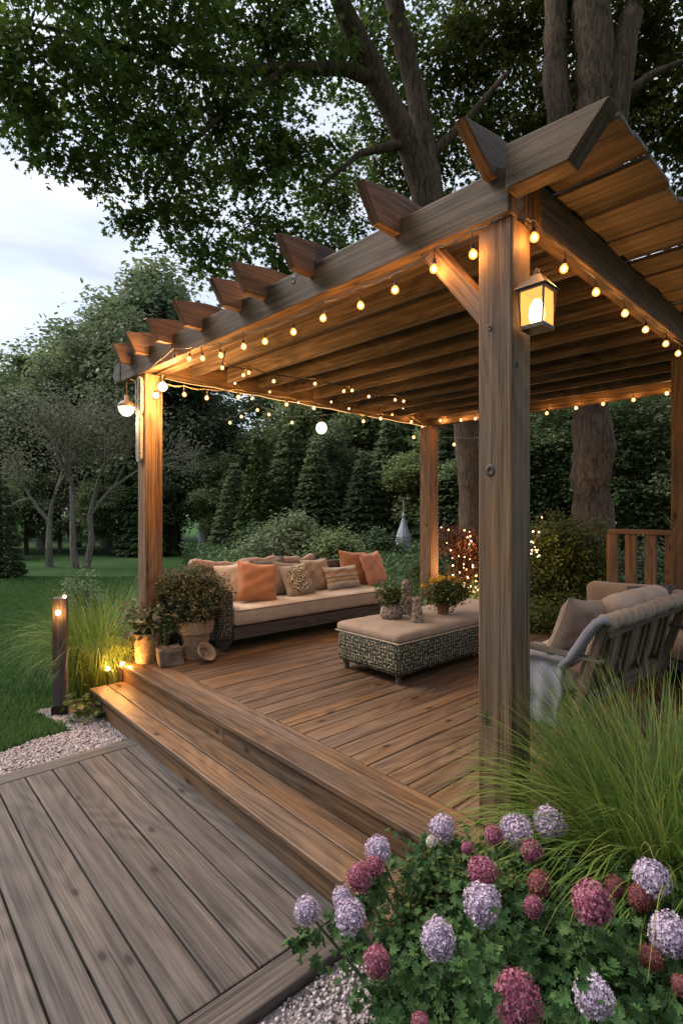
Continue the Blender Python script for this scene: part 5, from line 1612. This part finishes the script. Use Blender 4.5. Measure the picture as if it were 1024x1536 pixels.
protos = [proto_tree(201, 10, 3.2, M_wood1, M_bark1), proto_tree(202, 10, 2.6, M_wood1, M_bark1), proto_tree(203, 10, 2.8, M_wood2, M_bark2), proto_tree(204, 10, 2.4, M_fir, M_bark1, 9000, .30, 'fir')]
used = set()
FG = 'trees of the wood beyond the lawn'
def place(pi, u, Y, h, wide=1.0, label=None, group=FG):
    src = protos[pi]
    o = src if pi not in used else copy_tree(src)
    used.add(pi)
    o.name = 'forest_tree' if pi != 3 else 'fir_tree'
    o.location = ((u - 512) / 802 * Y, Y, GZ)
    s = h / 10
    o.scale = (s * wide, s * wide, s); o.rotation_euler = (0, 0, random.random() * 6.28)
    lab = label or ['dark leafy tree in the dense wood beyond the lawn', 'dark slender leafy tree in the dense wood beyond the lawn', 'paler grey green tree in the wood beyond the lawn', 'dark fir standing in the wood beyond the lawn'][pi]
    tag(o, lab, 'tree', group if not label else None)
    return o
rowA = [(-60, 24, 8.8, 0), (10, 26, 9.0, 1), (62, 25, 9.4, 2), (115, 27, 11.2, 0), (160, 26, 12.4, 2), (215, 24, 13.0, 2), (262, 25, 12.6, 2), (305, 24, 9.0, 2), (345, 26, 5.2, 0), (398, 27, 6.6, 2), (440, 24, 8.6, 0),
        (480, 25, 9.8, 3), (520, 23, 9.0, 0), (566, 22, 8.6, 1), (610, 23, 9.6, 0), (655, 21, 9.0, 0), (700, 22, 10, 1), (752, 20, 10, 0), (800, 21, 10, 1), (850, 19, 9.5, 0), (900, 20, 10, 0), (950, 18, 9.5, 1), (1000, 19, 10, 0), (1060, 18, 10, 0)]
for u, Y, h, pi in rowA: place(pi, u, Y, h, 1.0 + .15 * random.random())
rowB = [(-20, 34, 10.5, 0), (50, 36, 13.0, 1), (110, 37, 15.2, 0), (150, 34, 15.5, 2), (200, 33, 17.0, 2), (250, 34, 18, 2), (318, 33, 9, 0), (385, 34, 7.0, 1), (440, 33, 15.5, 0), (510, 32, 15, 1), (580, 31, 15, 0), (650, 30, 15, 1), (730, 30, 15, 0), (810, 29, 15, 0), (900, 28, 15, 1), (990, 27, 15, 0), (1090, 27, 15, 0)]
for u, Y, h, pi in rowB: place(pi, u, Y, h, 1.15)
for u, Y, h, pi in [(325, 21, 4.2, 0), (352, 19, 3.6, 3), (436, 18.5, 5.0, 3), (474, 17.5, 4.2, 3), (512, 19, 5.0, 2), (545, 17, 3.8, 3), (590, 18, 5.4, 3), (632, 17, 4.6, 1), (680, 16, 5.0, 3), (262, 22, 5.0, 2), (225, 22, 4.6, 3), (180, 22, 3.6, 1), (140, 22, 3.2, 0), (90, 23, 3.6, 2), (40, 22, 3.6, 0), (-10, 20, 3.6, 1),
                    (700, 16, 5.2, 0), (760, 15, 5.4, 1), (815, 15, 5.2, 0), (950, 13.5, 5.2, 0), (1010, 13, 5.2, 2), (855, 15.5, 5.5, 3)]:
    place(pi, u, Y, h, 1.25, None)
# firs told apart
f = proto_tree(210, 10, 2.2, M_fir2, M_bark1, 9000, .26, 'fir'); f.name = 'fir_tree'; f.location = ((388 - 512) / 802 * 17.5, 17.5, GZ); f.scale = (.46, .46, .46)
tag(f, 'bright green young fir standing in front of the dark wood', 'tree')
f = proto_tree(211, 10, 1.6, M_fir, M_bark1, 9000, .24, 'fir'); f.name = 'fir_tree'; f.location = ((2 - 512) / 802 * 14.2, 14.2, GZ); f.scale = (.36, .36, .29)
tag(f, 'small dark cone shaped conifer on the lawn', 'tree')

M_bare = leafmat('thin_tree_leaves', [(.10, .11, .07), (.14, .15, .09), (.17, .18, .12)], .4)
def bare_tree(u, Y, H, seed, label, stems):
    rs = np.random.default_rng(seed)
    base = Vector(((u - 512) / 802 * Y, Y, GZ))
    t = tree_root('thin_tree', base, label)
    m = MB(); tips = []
    def grow(p, d, L, r, dep):
        q = p + d * L
        mid = p.lerp(q, .5) + Vector(rs.normal(size=3) * L * .05)
        m.tube([p, mid, q], [r, r * .85, r * .68], 6 if dep < 3 else 4)
        tips.append(q); tips.append(mid)
        if dep > 4 or L < .35: return
        for k in range(2 if dep < 2 else 3):
            nd = (d + Vector(rs.normal(size=3) * .36) + Vector((0, 0, .12))).normalized()
            grow(q, nd, L * rs.uniform(.62, .88), r * .62, dep + 1)
    for sx in stems: grow(Vector((sx * .3, 0, 0)), Vector((sx * .12, 0, 1)).normalized(), H * .26, .12, 0)
    m.build('trunk', M_bark2, t)
    T = np.array([tuple(x) for x in tips if x.z > H * .25])
    n = 5200
    P = T[rs.integers(0, len(T), n)] + rs.normal(size=(n, 3)) * .33
    scatter('crown', P, rs.normal(size=P.shape) + np.array([0, 0, .8]), .06 + .06 * rs.random(n), T_leaf(), M_bare, t, rs=rs)
bare_tree(75, 17.2, 5.6, 301, 'thin grey barked tree on the lawn edge with a single forked trunk', [0])
bare_tree(121, 16.8, 6.4, 302, 'taller thin grey tree with two close stems on the lawn edge', [-.5, .6])

# undergrowth and meadow behind the sofa
def meadow():
    rs = np.random.default_rng(401)
    n = 30000
    Y = 7.6 + 8.5 * rs.random(n)
    X = -2.3 - (Y - 7.6) * .30 + rs.random(n) * (5.6 + (Y - 7.6) * .6)
    z = GZ + (.42 + .30 * np.sin(X * 1.7 + Y) * .5 + .035 * (Y - 7.6)) * rs.random(n) ** .6 + .05
    P = np.stack([X, Y, z], 1)
    u = 512 + X / Y * 802
    keep = (u > 300 + (13 - Y) * 12)
    P = P[keep]
    N = rs.normal(size=P.shape) * .6 + np.array([0, -.3, .8])
    tw = rs.normal(size=P.shape) * .5 + np.array([0, 0, 1])
    o = scatter('undergrowth', P, N, .06 + .07 * rs.random(len(P)), T_leaf(), M_lawnish, None, rs.random(len(P)), twist=tw, rs=rs)
    tag(o, 'tall wild green growth behind the sofa', 'undergrowth', kind='stuff')
    n = 14000
    Y = 7.6 + 8 * rs.random(n); X = -2.3 - (Y - 7.6) * .30 + rs.random(n) * (5.6 + (Y - 7.6) * .6)
    k = (512 + X / Y * 802) > 300 + (13 - Y) * 12
    X, Y = X[k], Y[k]; n = len(X); a = rs.random(n) * 6.28
    o = blades('meadow_grass', np.stack([X, Y, np.full(n, GZ)], 1), np.stack([np.cos(a), np.sin(a)], 1), .45 + .5 * rs.random(n), .010 + .008 * rs.random(n), .2 + .5 * rs.random(n), M_lawnish, seg=4, rs=rs)
    tag(o, 'long meadow grass standing behind the sofa', 'grass', kind='stuff')
M_lawnish = leafmat('meadow_leaves', [(.045, .085, .030), (.065, .12, .040), (.09, .155, .05), (.12, .185, .07)], .3)
meadow()
def big_shrub(u, Y, w, h, mat, label, seed, n=6000):
    c = ((u - 512) / 802 * Y, Y, GZ)
    shrub('garden_shrub', c, [(0, 0, h * .5, w, w * .7, h * .42), (w * .5, 0, h * .42, w * .6, w * .5, h * .38), (-w * .6, 0, h * .38, w * .55, w * .5, h * .36), (w * .1, 0, h * .75, w * .45, w * .4, h * .28)], n, .085, mat, label, seed=seed)
big_shrub(432, 13.2, 1.15, 1.75, M_wood2, 'wide pale green shrub behind the middle of the sofa', 61, 9000)
big_shrub(500, 12.4, .7, 1.35, M_wood1, 'dark green shrub right of the wide pale one behind the sofa', 62)
big_shrub(385, 14.5, .8, 1.5, M_shrub, 'green shrub at the foot of the bright young fir', 63)
big_shrub(655, 10.5, .75, 1.1, M_shrub, 'mid green shrub behind the back post', 64)
big_shrub(560, 14.0, .9, 1.3, M_shrub, 'round shrub beneath the white garden spires', 65)
big_shrub(800, 9.6, .9, 1.6, M_shrub, 'tall shrub showing behind the near post', 66)
big_shrub(965, 9.0, 1.1, 1.2, M_shrub, 'leafy shrub behind the wooden balustrade', 67)

def spire(u, v0, v1, Y, label):
    p0, p1 = px(u, v0, Y), px(u, v1, Y)
    h = p1.z - GZ; c = Vector((p0.x, Y, GZ))
    t = thing('garden_spire', c, 0, label, 'ornament')
    m = MB(); m.lathe([(h * .13, 0), (h * .12, h * .2), (h * .10, h * .5), (h * .045, h * .66), (h * .02, h * .74)], sides=10); m.build('cone', M_whitep, t)
    m = MB(); m.lathe([(h * .018, h * .74), (h * .028, h * .78), (h * .008, h * .82), (h * .006, h), (.001, h * 1.0)], sides=8); m.build('finial', M_whitep, t)
spire(605, 812, 748, 15.0, 'tall white pointed garden ornament in the shrubs')
spire(560, 812, 788, 15.0, 'small white pointed ornament beside the taller one')
def urn():
    Y = 20.5; c = Vector(((305 - 512) / 802 * Y, Y, GZ))
    t = thing('garden_urn', c, 0, 'white slatted tub on a short pedestal on the lawn', 'urn')
    m = MB(); m.lathe([(.16, .55), (.19, .60), (.22, 1.02), (.20, 1.03), (.17, .62)], sides=14); m.build('tub', M_whitep, t)
    m = MB(); m.lathe([(.14, 0), (.12, .03), (.08, .1), (.09, .5), (.15, .55)], sides=12); m.build('pedestal', M_whitep, t)
urn()
